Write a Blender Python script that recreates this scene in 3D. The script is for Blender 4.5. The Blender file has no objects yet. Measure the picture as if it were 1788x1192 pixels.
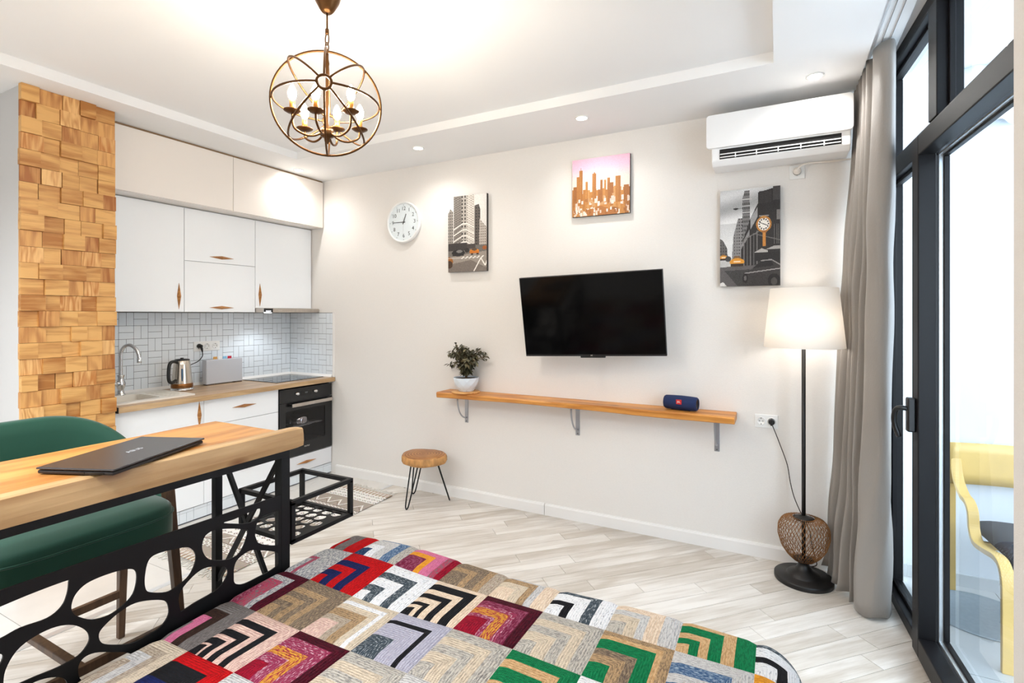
import bpy, bmesh, math, random
import numpy as np
from mathutils import Vector, Matrix
from mathutils.geometry import delaunay_2d_cdt
random.seed(7)
S = bpy.context.scene
COL = S.collection
PI = math.pi

# ------------------------------------------------------------------ camera, world, exposure
cam_d = bpy.data.cameras.new('camera')
cam = bpy.data.objects.new('camera', cam_d); COL.objects.link(cam)
cam_d.sensor_width = 36.0; cam_d.lens = 36.0 * 892.0 / 1788.0
cam_d.shift_y = -(596.0 - 549.0) / 1788.0
cam_d.clip_start = 0.02
cam.location = (0, 0, 1.5); cam.rotation_euler = (PI / 2, 0, math.atan2(464.0, 892.0))
S.camera = cam
S.view_settings.view_transform = 'Standard'
S.view_settings.look = 'None'
S.view_settings.gamma = 1.0
S.view_settings.use_curve_mapping = False
S.view_settings.exposure = 1.68

W = bpy.data.worlds.new('overcast_sky'); S.world = W; W.use_nodes = True
W.node_tree.nodes['Background'].inputs[0].default_value = (0.76, 0.88, 1.0, 1)
W.node_tree.nodes['Background'].inputs[1].default_value = 2.3
POW_DOWN, POW_FILL, POW_BULB, POW_SHADE, POW_HOOD = 6.0, 36.0, 125.0, 2.2, .6

def spot(name, loc, power, col, size=2.6, blend=0.8, rad=0.035):
    l = bpy.data.lights.new(name, 'SPOT'); l.energy = power; l.color = col
    l.spot_size = size; l.spot_blend = blend; l.shadow_soft_size = rad
    o = bpy.data.objects.new(name, l); COL.objects.link(o); o.location = loc
    return o

# ------------------------------------------------------------------ mesh helpers
class MB:
    def __init__(s): s.v = []; s.f = []; s.m = []; s.sm = []
    def add(s, vs, fs, m=0, sm=False):
        b = len(s.v); s.v += [tuple(v) for v in vs]
        for f in fs: s.f.append(tuple(b + i for i in f)); s.m.append(m); s.sm.append(sm)
        return s
    def box(s, x0, x1, y0, y1, z0, z1, m=0):
        return s.add([(x0,y0,z0),(x1,y0,z0),(x1,y1,z0),(x0,y1,z0),(x0,y0,z1),(x1,y0,z1),(x1,y1,z1),(x0,y1,z1)],
              [(3,2,1,0),(4,5,6,7),(0,1,5,4),(1,2,6,5),(2,3,7,6),(3,0,4,7)], m)
    def prism(s, poly, z0, z1, m=0, axis='z'):
        n = len(poly)
        def P(a, b, c): return {'z': (a, b, c), 'x': (c, a, b), 'y': (a, c, b)}[axis]
        vs = [P(a, b, z0) for a, b in poly] + [P(a, b, z1) for a, b in poly]
        fs = [tuple(range(n - 1, -1, -1)), tuple(range(n, 2 * n))] + [(i, (i + 1) % n, n + (i + 1) % n, n + i) for i in range(n)]
        return s.add(vs, fs, m)
    def tube(s, pts, r, n=8, m=0, closed=False, sm=True, cap=True):
        P = [Vector(p) for p in pts]; k = len(P)
        rad = r if isinstance(r, (list, tuple)) else [r] * k
        vs = []; T = []
        for i in range(k):
            if closed: t = P[(i + 1) % k] - P[i - 1]
            else: t = P[min(i + 1, k - 1)] - P[max(i - 1, 0)]
            T.append(t.normalized() if t.length > 1e-9 else Vector((0, 0, 1)))
        up = Vector((0, 0, 1)) if abs(T[0].z) < 0.9 else Vector((1, 0, 0))
        u = T[0].cross(up).normalized()
        for i in range(k):
            u = (u - T[i] * u.dot(T[i])); u = u.normalized() if u.length > 1e-6 else T[i].orthogonal().normalized()
            w = T[i].cross(u)
            for j in range(n):
                a = 2 * PI * (j + .5) / n
                vs.append(P[i] + (u * math.cos(a) + w * math.sin(a)) * rad[i])
        fs = []
        for i in range(k if closed else k - 1):
            for j in range(n):
                a, b = i * n + j, i * n + (j + 1) % n; i2 = (i + 1) % k
                fs.append((a, b, i2 * n + (j + 1) % n, i2 * n + j))
        if not closed and cap:
            fs.append(tuple(range(n - 1, -1, -1))); fs.append(tuple((k - 1) * n + j for j in range(n)))
        return s.add(vs, fs, m, sm)
    def bar(s, a, b, w, h=None, m=0):                      # square bar between two points
        h = w if h is None else h
        a = Vector(a); b = Vector(b); t = (b - a).normalized()
        up = Vector((0, 0, 1)) if abs(t.z) < 0.95 else Vector((0, 1, 0))
        u = t.cross(up).normalized(); v = u.cross(t)
        c = [(-w/2,-h/2),(w/2,-h/2),(w/2,h/2),(-w/2,h/2)]
        vs = [a + u*p + v*q for p, q in c] + [b + u*p + v*q for p, q in c]
        return s.add(vs, [(0,1,2,3),(7,6,5,4),(4,5,1,0),(5,6,2,1),(6,7,3,2),(7,4,0,3)], m)
    def lathe(s, prof, c=(0,0,0), n=32, m=0, sm=True, caps=True, axis='z'):
        def P(r, a, h):
            x, y = r * math.cos(a), r * math.sin(a)
            if axis == 'z': return (c[0] + x, c[1] + y, c[2] + h)
            if axis == 'x': return (c[0] + h, c[1] + x, c[2] + y)
            return (c[0] + y, c[1] + h, c[2] + x)
        vs = []; k = len(prof)
        for r, h in prof:
            for j in range(n): vs.append(P(r, 2 * PI * j / n, h))
        fs = [(i*n+j, i*n+(j+1) % n, (i+1)*n+(j+1) % n, (i+1)*n+j) for i in range(k-1) for j in range(n)]
        if caps:
            if prof[0][0] > 1e-6: fs.append(tuple(range(n-1, -1, -1)))
            if prof[-1][0] > 1e-6: fs.append(tuple((k-1)*n+j for j in range(n)))
        return s.add(vs, fs, m, sm)
    def grid(s, fn, nu, nv, m=None, sm=True, closed_u=False):
        vs = [fn(i / nu, j / nv) for j in range(nv + 1) for i in range(nu + 1)]
        b = len(s.v); s.v += [tuple(v) for v in vs]
        for j in range(nv):
            for i in range(nu):
                a = b + j*(nu+1)+i
                s.f.append((a, a+1, a+nu+2, a+nu+1)); s.m.append(m(i, j) if callable(m) else (m or 0)); s.sm.append(sm)
        return s
    def xf(s, M): s.v = [tuple(M @ Vector(v)) for v in s.v]; return s
    def mesh(s, name, mats):
        me = bpy.data.meshes.new(name); me.from_pydata(s.v, [], s.f)
        for m in (mats if isinstance(mats, (list, tuple)) else [mats]): me.materials.append(m)
        me.polygons.foreach_set('material_index', s.m); me.polygons.foreach_set('use_smooth', s.sm)
        me.update(); return me

def wm(o):
    if o is None: return Matrix.Identity(4)
    return wm(o.parent) @ o.matrix_basis
def tag(o, label=None, cat=None, group=None, kind=None):
    if label: o['label'] = label
    if cat: o['category'] = cat
    if group: o['group'] = group
    if kind: o['kind'] = kind
    return o
def thing(name, label, cat, loc=(0,0,0), rotz=0.0, group=None):
    o = bpy.data.objects.new(name, None); COL.objects.link(o); o.empty_display_size = 0.05
    o.location = loc; o.rotation_euler = (0, 0, rotz)
    o.matrix_basis = Matrix.Translation(loc) @ Matrix.Rotation(rotz, 4, 'Z')
    return tag(o, label, cat, group)
def part(name, mb, mats, parent=None, local=False, bevel=0.0, seg=2, sub=0, label=None, kind=None):
    """world-space vertices by default; local=True keeps them in the parent's frame"""
    if parent is not None and not local:
        mb.xf(wm(parent).inverted())
    me = mb.mesh(name, mats)
    o = bpy.data.objects.new(name, me); COL.objects.link(o)
    if parent is not None: o.parent = parent
    if bevel:
        b = o.modifiers.new('bevel', 'BEVEL'); b.width = bevel; b.segments = seg; b.limit_method = 'ANGLE'; b.angle_limit = 0.7
        b.harden_normals = False
    if sub:
        b = o.modifiers.new('sub', 'SUBSURF'); b.levels = sub; b.render_levels = sub
    if label: o['label'] = label
    if kind: o['kind'] = kind
    return o
def piece(name, me, parent, loc, rot=None):
    o = bpy.data.objects.new(name, me); COL.objects.link(o); o.parent = parent
    M = Matrix.Translation(loc)
    if rot is not None: M = M @ rot
    o.matrix_basis = wm(parent).inverted() @ M
    return o
def copy_tree(o, parent=None):
    c = o.copy(); COL.objects.link(c); c.parent = parent
    for ch in [x for x in bpy.data.objects if x.parent == o]: copy_tree(ch, c)
    return c
def struct(name, mb, mats, label=None, cat=None, bevel=0.0, parent=None):
    o = part(name, mb, mats, parent, bevel=bevel)
    if parent is None: tag(o, label, cat, kind='structure')
    return o
def smooth_path(pts, k=8, closed=False):
    P = [Vector(p) for p in pts]; n = len(P); out = []
    rng = range(n) if closed else range(n - 1)
    for i in rng:
        p0 = P[(i-1) % n] if (closed or i > 0) else P[0]; p1 = P[i]; p2 = P[(i+1) % n]
        p3 = P[(i+2) % n] if (closed or i+2 < n) else P[-1]
        for j in range(k):
            t = j / k
            out.append(.5*((2*p1)+(-p0+p2)*t+(2*p0-5*p1+4*p2-p3)*t*t+(-p0+3*p1-3*p2+p3)*t*t*t))
    if not closed: out.append(P[-1])
    return out
def plate_with_holes(outer, holes, thick, to3d):
    """flat plate with cut holes: constrained triangulation, then thickness"""
    vs = []; es = []; fs = []
    for loop in [outer] + holes:
        b = len(vs); n = len(loop); vs += [Vector((p[0], p[1])) for p in loop]
        es += [(b+i, b+(i+1) % n) for i in range(n)]
    r = delaunay_2d_cdt(vs, es, [], 0, 1e-6)
    V, E, F = r[0], r[1], r[2]
    def inside(p, loop):
        c = False; n = len(loop); x, y = p
        for i in range(n):
            x1, y1 = loop[i][0], loop[i][1]; x2, y2 = loop[i-1][0], loop[i-1][1]
            if (y1 > y) != (y2 > y) and x < (x2-x1)*(y-y1)/(y2-y1)+x1: c = not c
        return c
    keep = []
    for f in F:
        cx = sum(V[i].x for i in f)/len(f); cy = sum(V[i].y for i in f)/len(f)
        if inside((cx, cy), outer) and not any(inside((cx, cy), h) for h in holes): keep.append(tuple(f))
    cnt = {}
    for f in keep:
        for i in range(len(f)):
            cnt.setdefault(frozenset((f[i], f[(i+1) % len(f)])), []).append((f[i], f[(i+1) % len(f)]))
    n = len(V); mb = MB()
    vs3 = [to3d(v.x, v.y, 0) for v in V] + [to3d(v.x, v.y, thick) for v in V]
    fs3 = [tuple(reversed(f)) for f in keep] + [tuple(i+n for i in f) for f in keep]
    for k, l in cnt.items():
        if len(l) == 1:
            a, b = l[0]; fs3.append((a, b, b+n, a+n))
    mb.add(vs3, fs3); return mb
def text_mb(txt, size, M, depth=0.0005, align='CENTER'):
    cu = bpy.data.curves.new('t', 'FONT'); cu.body = txt; cu.size = size; cu.align_x = align; cu.align_y = 'CENTER'; cu.extrude = depth
    cu.resolution_u = 3
    o = bpy.data.objects.new('t', cu); COL.objects.link(o)
    dg = bpy.context.evaluated_depsgraph_get(); me = o.evaluated_get(dg).to_mesh()
    mb = MB(); mb.add([M @ v.co for v in me.vertices], [tuple(p.vertices) for p in me.polygons])
    o.evaluated_get(dg).to_mesh_clear(); bpy.data.objects.remove(o); bpy.data.curves.remove(cu)
    return mb
def face_frame(origin, xdir, ydir):
    x = Vector(xdir).normalized(); y = Vector(ydir).normalized(); z = x.cross(y)
    M = Matrix((x, y, z)).transposed().to_4x4(); M.translation = origin; return M

# ------------------------------------------------------------------ materials
def lin(r, g, b): return tuple(((c/255)/12.92 if c/255 <= .04045 else ((c/255+.055)/1.055)**2.4) for c in (r, g, b))
MATS = {}
def mat(name, rgb, rough=0.5, metal=0.0, noise=0.0, nscale=8.0, bump=0.0, bscale=60.0, stretch=None, spec=None, emit=None, estr=0.0,
        rnd=0.0, coat=0.0, sheen=0.0, coords='Object', trans=0.0):
    if name in MATS: return MATS[name]
    m = bpy.data.materials.new(name); m.use_nodes = True; MATS[name] = m
    nt = m.node_tree; N = nt.nodes; L = nt.links; b = N['Principled BSDF']
    c = lin(*rgb)
    b.inputs['Base Color'].default_value = (*c, 1); b.inputs['Roughness'].default_value = rough; b.inputs['Metallic'].default_value = metal
    if spec is not None: b.inputs['Specular IOR Level'].default_value = spec
    if coat: b.inputs['Coat Weight'].default_value = coat; b.inputs['Coat Roughness'].default_value = 0.08
    if sheen: b.inputs['Sheen Weight'].default_value = sheen; b.inputs['Sheen Roughness'].default_value = 0.4
    if trans: b.inputs['Transmission Weight'].default_value = trans
    if emit: b.inputs['Emission Color'].default_value = (*emit, 1); b.inputs['Emission Strength'].default_value = estr
    tc = N.new('ShaderNodeTexCoord'); mp = N.new('ShaderNodeMapping'); L.new(tc.outputs[coords], mp.inputs[0])
    if stretch: mp.inputs['Scale'].default_value = stretch
    src = None
    if noise or rnd:
        mix = N.new('ShaderNodeMixRGB'); mix.blend_type = 'MULTIPLY'; mix.inputs[0].default_value = 1.0
        mix.inputs[1].default_value = (*c, 1)
        add = N.new('ShaderNodeMath'); add.operation = 'ADD'; add.inputs[0].default_value = 1.0; add.inputs[1].default_value = 0
        if noise:
            nz = N.new('ShaderNodeTexNoise'); nz.inputs['Scale'].default_value = nscale; nz.inputs['Detail'].default_value = 4
            L.new(mp.outputs[0], nz.inputs['Vector'])
            mr = N.new('ShaderNodeMapRange'); mr.inputs[1].default_value = .25; mr.inputs[2].default_value = .75
            mr.inputs[3].default_value = 1-noise; mr.inputs[4].default_value = 1+noise*.4
            L.new(nz.outputs[0], mr.inputs[0]); L.new(mr.outputs[0], add.inputs[0])
        if rnd:
            oi = N.new('ShaderNodeObjectInfo'); mr2 = N.new('ShaderNodeMapRange'); mr2.inputs[3].default_value = -rnd; mr2.inputs[4].default_value = rnd*.6
            L.new(oi.outputs['Random'], mr2.inputs[0]); L.new(mr2.outputs[0], add.inputs[1])
        L.new(add.outputs[0], mix.inputs[2]); L.new(mix.outputs[0], b.inputs['Base Color'])
    if bump:
        nz2 = N.new('ShaderNodeTexNoise'); nz2.inputs['Scale'].default_value = bscale; nz2.inputs['Detail'].default_value = 3
        L.new(mp.outputs[0], nz2.inputs['Vector'])
        bp = N.new('ShaderNodeBump'); bp.inputs['Strength'].default_value = bump; bp.inputs['Distance'].default_value = 0.01
        L.new(nz2.outputs[0], bp.inputs['Height']); L.new(bp.outputs[0], b.inputs['Normal'])
    return m
def wood(name, light, dark, rough=0.45, axis=1, scale=6.0, rings=3.0, rnd=0.0, mixpow=.5, knots=False, coords='Object'):
    """grain runs along axis: noise stretched along it plus distorted bands"""
    if name in MATS: return MATS[name]
    m = bpy.data.materials.new(name); m.use_nodes = True; MATS[name] = m
    nt = m.node_tree; N = nt.nodes; L = nt.links; b = N['Principled BSDF']; b.inputs['Roughness'].default_value = rough
    tc = N.new('ShaderNodeTexCoord'); oi = N.new('ShaderNodeObjectInfo')
    vm = N.new('ShaderNodeVectorMath'); vm.operation = 'ADD'; L.new(tc.outputs[coords], vm.inputs[0])
    sc = N.new('ShaderNodeVectorMath'); sc.operation = 'SCALE'; sc.inputs[0].default_value = (37, 53, 71); L.new(oi.outputs['Random'], sc.inputs['Scale'])
    L.new(sc.outputs[0], vm.inputs[1])
    mp = N.new('ShaderNodeMapping'); L.new(vm.outputs[0], mp.inputs[0])
    s = [1.0, 1.0, 1.0]; s[axis] = 0.08; mp.inputs['Scale'].default_value = s
    nz = N.new('ShaderNodeTexNoise'); nz.inputs['Scale'].default_value = scale*6; nz.inputs['Detail'].default_value = 6; nz.inputs['Roughness'].default_value = .65
    L.new(mp.outputs[0], nz.inputs['Vector'])
    mp2 = N.new('ShaderNodeMapping'); L.new(vm.outputs[0], mp2.inputs[0]); s2 = [1.0, 1.0, 1.0]; s2[axis] = 0.18; mp2.inputs['Scale'].default_value = s2
    nz2 = N.new('ShaderNodeTexNoise'); nz2.inputs['Scale'].default_value = scale; nz2.inputs['Detail'].default_value = 1.5; nz2.inputs['Distortion'].default_value = .3
    L.new(mp2.outputs[0], nz2.inputs['Vector'])
    mu = N.new('ShaderNodeMath'); mu.operation = 'MULTIPLY'; mu.inputs[1].default_value = rings*6.28*2; L.new(nz2.outputs[0], mu.inputs[0])
    sn = N.new('ShaderNodeMath'); sn.operation = 'SINE'; L.new(mu.outputs[0], sn.inputs[0])
    mr = N.new('ShaderNodeMapRange'); mr.inputs[1].default_value = -1; mr.inputs[2].default_value = 1; L.new(sn.outputs[0], mr.inputs[0])
    ad = N.new('ShaderNodeMath'); ad.operation = 'MULTIPLY_ADD'; ad.inputs[1].default_value = .45; L.new(mr.outputs[0], ad.inputs[0])
    sb = N.new('ShaderNodeMath'); sb.operation = 'MULTIPLY_ADD'; sb.inputs[1].default_value = 1.3; sb.inputs[2].default_value = -.38; L.new(nz.outputs[0], sb.inputs[0])
    L.new(sb.outputs[0], ad.inputs[2])
    last = ad
    if rnd:
        mr2 = N.new('ShaderNodeMapRange'); mr2.inputs[3].default_value = -rnd; mr2.inputs[4].default_value = rnd; L.new(oi.outputs['Random'], mr2.inputs[0])
        a2 = N.new('ShaderNodeMath'); a2.operation = 'ADD'; L.new(ad.outputs[0], a2.inputs[0]); L.new(mr2.outputs[0], a2.inputs[1]); last = a2
    cr = N.new('ShaderNodeValToRGB'); cr.color_ramp.elements[0].position = .15; cr.color_ramp.elements[1].position = .95
    cr.color_ramp.elements[0].color = (*lin(*light), 1); cr.color_ramp.elements[1].color = (*lin(*dark), 1)
    L.new(last.outputs[0], cr.inputs[0])
    out = cr
    if knots:
        vo = N.new('ShaderNodeTexVoronoi'); vo.inputs['Scale'].default_value = 3.2
        mk = N.new('ShaderNodeMapping'); s3 = [1.6, 1.6, 1.6]; s3[axis] = .7; mk.inputs['Scale'].default_value = s3; L.new(vm.outputs[0], mk.inputs[0]); L.new(mk.outputs[0], vo.inputs['Vector'])
        mrk = N.new('ShaderNodeMapRange'); mrk.inputs[1].default_value = .03; mrk.inputs[2].default_value = .11; mrk.inputs[3].default_value = .75; mrk.inputs[4].default_value = 0
        L.new(vo.outputs['Distance'], mrk.inputs[0])
        mx = N.new('ShaderNodeMixRGB'); mx.inputs[2].default_value = (*lin(118, 66, 26), 1); L.new(mrk.outputs[0], mx.inputs[0]); L.new(cr.outputs[0], mx.inputs[1]); out = mx
    L.new(out.outputs[0], b.inputs['Base Color'])
    bp = N.new('ShaderNodeBump'); bp.inputs['Strength'].default_value = .12; bp.inputs['Distance'].default_value = .004
    L.new(nz.outputs[0], bp.inputs['Height']); L.new(bp.outputs[0], b.inputs['Normal'])
    return m
def emis(name, rgb, st):
    if name in MATS: return MATS[name]
    m = bpy.data.materials.new(name); m.use_nodes = True; MATS[name] = m; N = m.node_tree.nodes; N.clear()
    e = N.new('ShaderNodeEmission'); e.inputs[0].default_value = (*rgb, 1); e.inputs[1].default_value = st
    o = N.new('ShaderNodeOutputMaterial'); m.node_tree.links.new(e.outputs[0], o.inputs[0]); return m
def glass_pane(name, tint=(1, 1, 1), base=.04):
    m = bpy.data.materials.new(name); m.use_nodes = True; MATS[name] = m; N = m.node_tree.nodes; L = m.node_tree.links; N.clear()
    t = N.new('ShaderNodeBsdfTransparent'); t.inputs[0].default_value = (*tint, 1)
    g = N.new('ShaderNodeBsdfGlossy'); g.inputs['Roughness'].default_value = 0.0
    fr = N.new('ShaderNodeFresnel'); fr.inputs[0].default_value = 1.45
    ge = N.new('ShaderNodeNewGeometry'); iv = N.new('ShaderNodeMath'); iv.operation = 'SUBTRACT'; iv.inputs[0].default_value = 1.0; L.new(ge.outputs['Backfacing'], iv.inputs[1])
    ml = N.new('ShaderNodeMath'); ml.operation = 'MULTIPLY'; L.new(fr.outputs[0], ml.inputs[0]); L.new(iv.outputs[0], ml.inputs[1])
    mx = N.new('ShaderNodeMixShader'); L.new(ml.outputs[0], mx.inputs[0]); L.new(t.outputs[0], mx.inputs[1]); L.new(g.outputs[0], mx.inputs[2])
    o = N.new('ShaderNodeOutputMaterial'); L.new(mx.outputs[0], o.inputs[0]); return m
def vcol(name, rough=.6, bump=0.0, bscale=300):
    m = bpy.data.materials.new(name); m.use_nodes = True; N = m.node_tree.nodes; L = m.node_tree.links; b = N['Principled BSDF']
    a = N.new('ShaderNodeVertexColor'); a.layer_name = 'print'; L.new(a.outputs[0], b.inputs['Base Color']); b.inputs['Roughness'].default_value = rough
    if bump:
        tc = N.new('ShaderNodeTexCoord'); nz = N.new('ShaderNodeTexNoise'); nz.inputs['Scale'].default_value = bscale; L.new(tc.outputs['Object'], nz.inputs['Vector'])
        bp = N.new('ShaderNodeBump'); bp.inputs['Strength'].default_value = bump; bp.inputs['Distance'].default_value = .004
        L.new(nz.outputs[0], bp.inputs['Height']); L.new(bp.outputs[0], b.inputs['Normal'])
    return m
def print_mesh(name, img, fn, m):
    """img: rows x cols x 3 in 0..255 sRGB, row 0 on top; fn(u, v) -> point; one small face per dot of print"""
    h, w, _ = img.shape
    u = np.linspace(0, 1, w+1); v = np.linspace(1, 0, h+1)
    vs = [fn(a, b) for b in v for a in u]
    idx = np.arange((h+1)*(w+1)).reshape(h+1, w+1)
    q = np.stack([idx[1:, :-1], idx[1:, 1:], idx[:-1, 1:], idx[:-1, :-1]], -1).reshape(-1, 4)
    me = bpy.data.meshes.new(name); me.from_pydata(vs, [], q.tolist()); me.materials.append(m)
    ca = me.color_attributes.new('print', 'FLOAT_COLOR', 'CORNER')
    c = np.clip(img.reshape(-1, 3)/255., 0, 1); c = np.where(c <= .04045, c/12.92, ((c+.055)/1.055)**2.4)
    c4 = np.ones((c.shape[0], 4, 4), np.float32); c4[:, :, :3] = c[:, None, :]
    ca.data.foreach_set('color', c4.ravel()); return me

WALLM = mat('wallpaper_cream', (238, 234, 229), .85, bump=.25, bscale=220, noise=.03, nscale=90, stretch=(1, 1, 3))
CEIL = mat('ceiling_paint', (241, 241, 241), .9)
WHITE = mat('white_gloss_lacquer', (249, 252, 255), .16, spec=.5)
WHITEM = mat('white_plastic', (240, 240, 238), .4)
BEIGE = mat('beige_lacquer', (242, 234, 226), .25)
TRIMW = mat('white_trim', (240, 238, 235), .45)
BLACKM = mat('black_powder_coat', (11, 12, 15), .5, spec=.3, bump=.05, bscale=400)
BLACKP = mat('black_plastic', (14, 14, 15), .35)
CHROME = mat('chrome', (225, 226, 228), .12, metal=1)
STEEL = mat('brushed_steel', (200, 192, 184), .28, metal=1, noise=.08, nscale=40, stretch=(1, 1, .05))
ALU = mat('grey_alu', (176, 178, 182), .35, metal=.8)
FRAMEM = mat('anthracite_frame', (17, 16, 18), .42, spec=.25)
GLASS = glass_pane('window_glass', (.97, .99, 1.0))
# ------------------------------------------------------------------ room shell
YW, XK, ZC, ZT = 3.52, -4.337, 2.776, 2.835
GROUT = mat('floor_joint', (120, 112, 102), .9)
fl = MB(); fl.box(-5.6, .6, -1.5, YW, -.12, -.006)
floor = struct('floor', fl, GROUT, 'pale whitewashed plank floor laid diagonally with white tiles by the kitchen', 'floor')
PLANK = wood('whitewashed_oak', (230, 225, 218), (194, 184, 171), .42, axis=0, scale=9, rings=1.2, rnd=.3)
FTILE = mat('floor_tile_white', (226, 222, 216), .25, noise=.06, nscale=5, rnd=.03)
def clip(poly, x0, x1, y0, y1):
    for ax, lim, sg in ((0, x0, 1), (0, x1, -1), (1, y0, 1), (1, y1, -1)):
        out = []
        for i in range(len(poly)):
            a, b = poly[i-1], poly[i]; da, db = (a[ax]-lim)*sg, (b[ax]-lim)*sg
            if (da >= 0) != (db >= 0):
                t = da/(da-db); out.append((a[0]+(b[0]-a[0])*t, a[1]+(b[1]-a[1])*t))
            if db >= 0: out.append(b)
        poly = out
        if len(poly) < 3: return []
    return poly
PW, PL = .104, 1.10
c45 = math.sqrt(.5)
rp = random.Random(3)
for k in range(-10, 84):
    off = rp.random()*PL; w0 = -3.2 + k*PW
    for j in range(-5, 6):
        u0 = j*PL + off - 1
        g = .0011
        rect = [(u0+g, w0+g), (u0+PL-g, w0+g), (u0+PL-g, w0+PW-g), (u0+g, w0+PW-g)]
        ww = [((u-w)*c45, (u+w)*c45) for u, w in rect]
        # keep to the part of the floor the room shows
        poly = clip(ww, -3.0, .598, -.3, YW)
        if not poly: continue
        ar = abs(sum(poly[i-1][0]*poly[i][1]-poly[i][0]*poly[i-1][1] for i in range(len(poly))))/2
        if ar < .0008: continue
        cx = sum(p[0] for p in poly)/len(poly); cy = sum(p[1] for p in poly)/len(poly)
        lp = [((x-cx)*c45+(y-cy)*c45, -(x-cx)*c45+(y-cy)*c45) for x, y in poly]
        piece('plank', MB().prism(lp, -.006, 0).mesh('plank', PLANK), floor, (cx, cy, 0), Matrix.Rotation(PI/4, 4, 'Z'))
tm = {}
for i in range(4):
    for j in range(-4, 4):
        x1 = -3.035 - i*.635; x0 = x1-.635; y0 = 1.09+.635*j; y1 = y0+.635
        x0 = max(x0, -5.5); y1 = min(y1, YW); y0 = max(y0, -1.4)
        if x1-x0 < .02 or y1-y0 < .02: continue
        key = (round(x1-x0, 3), round(y1-y0, 3))
        if key not in tm:
            a, b = key; tm[key] = MB().box(-a/2+.0015, a/2-.0015, -b/2+.0015, b/2-.0015, -.006, 0).mesh('tile', FTILE)
        piece('floor_tile', tm[key], floor, ((x0+x1)/2, (y0+y1)/2, 0))
part('threshold_strip', MB().box(-3.036, -2.999, -1.4, YW, -.006, .003), mat('alu_strip', (214, 214, 214), .3, metal=.4), floor, bevel=.001)
part('plank_border', MB().box(-3.0, .6, -1.4, -.3, -.006, 0), PLANK, floor)

def wall(name, lab, *b, m=WALLM): return struct(name, MB().box(*b), m, lab, 'wall')
w_back = wall('wall_back', 'cream wallpapered wall behind the television', -4.46, .62, YW, YW+.12, -.12, 2.95)
w_left = wall('wall_left', 'white kitchen wall behind the cabinets', -4.46, XK, 1.66, YW, -.12, 2.95)
wall('wall_corridor', 'grey wall beside the wooden column', -5.6, -3.721, 1.255, 1.66, -.12, 2.95, m=mat('grey_paint', (205, 204, 203), .9))
wall('wall_hall', 'pale wall at the end of the hallway', -5.72, -5.6, -1.5, 1.66, -.12, 2.95)
wall('wall_near', 'cream wall behind the bed', -5.6, .75, -1.5, -1.38, -.12, 2.95)
struct('wall_right', MB().box(.575, .592, 1.50, 1.881, -.12, 2.83).box(.575, .76, -1.4, 1.50, -.12, 2.83), WALLM, 'cream wall beside the balcony door', 'wall')

cl = MB()
TX0, TX1, TY0, TY1 = -3.51, -.019, .05, 2.912
cl.box(-5.6, TX0, -1.5, YW, ZC, 2.95); cl.box(TX1, .395, -1.5, YW, ZC, 2.95)
cl.box(TX0, TX1, TY1, YW, ZC, 2.95); cl.box(TX0, TX1, -1.5, TY0, ZC, 2.95); cl.box(TX0, TX1, TY0, TY1, ZT, 2.95)
cl.box(.395, .76, -1.5, YW, 2.83, 2.95)
struct('ceiling', cl, CEIL, 'white plaster ceiling with a raised tray panel', 'ceiling')

def bb(x0, x1):
    prof = [(YW, 0), (YW-.016, 0), (YW-.016, .072), (YW-.010, .084), (YW, .086)]
    return MB().prism(prof, x0, x1, axis='x')
for i, (a, b) in enumerate(((-3.70, -1.552), (-1.548, .34), (.342, .52))):
    o = part('trim_%d' % (i+1), bb(a, b), TRIMW); tag(o, 'white moulded skirting board along the television wall', 'skirting', 'skirting boards', 'structure')

# wooden block column --------------------------------------------------------
BLOCK = wood('oak_block', (226, 174, 104), (174, 112, 48), .5, axis=1, scale=10, rings=2.0, rnd=.32)
BLOCKV = wood('oak_block_upright', (222, 166, 98), (164, 98, 40), .5, axis=2, scale=9, rings=3.0, rnd=.32)
BLOCKE = wood('oak_block_cathedral', (238, 190, 124), (192, 124, 58), .5, axis=2, scale=15, rings=4.5, rnd=.2)
colm = tag(part('wall_column', MB().box(-3.722, -3.708, 1.248, 1.702, 0, ZC), mat('column_backing', (92, 52, 20), .9)),
           'wall pillar clad in uneven honey-coloured oak blocks', 'pillar', kind='structure')
rb = random.Random(11); bm_cache = {}
z = ZC; row = 0
while z > .02:
    h = min(.0897, z); y = 1.243
    ws = [rb.choice((.098, .098, .092, .078, .106, .07)) for _ in range(5)]
    k = .458/sum(ws); ws = [w*k for w in ws]
    if row % 2: ws = ws[::-1]
    for w in ws:
        d = rb.choice((.003, .009, .011, .018, .026))
        m = rb.choice((BLOCK, BLOCK, BLOCK, BLOCK, BLOCKV, BLOCKE))
        key = (round(w, 2), round(h, 3), d, m.name)
        if key not in bm_cache:
            bm_cache[key] = MB().box(-.01, d, -w/2+.0009, w/2-.0009, -h/2+.0009, h/2-.0009).mesh('block', m)
        piece('wood_block', bm_cache[key], colm, (-3.7075, y+w/2, z-h/2)); y += w
    z -= .0897; row += 1

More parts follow.
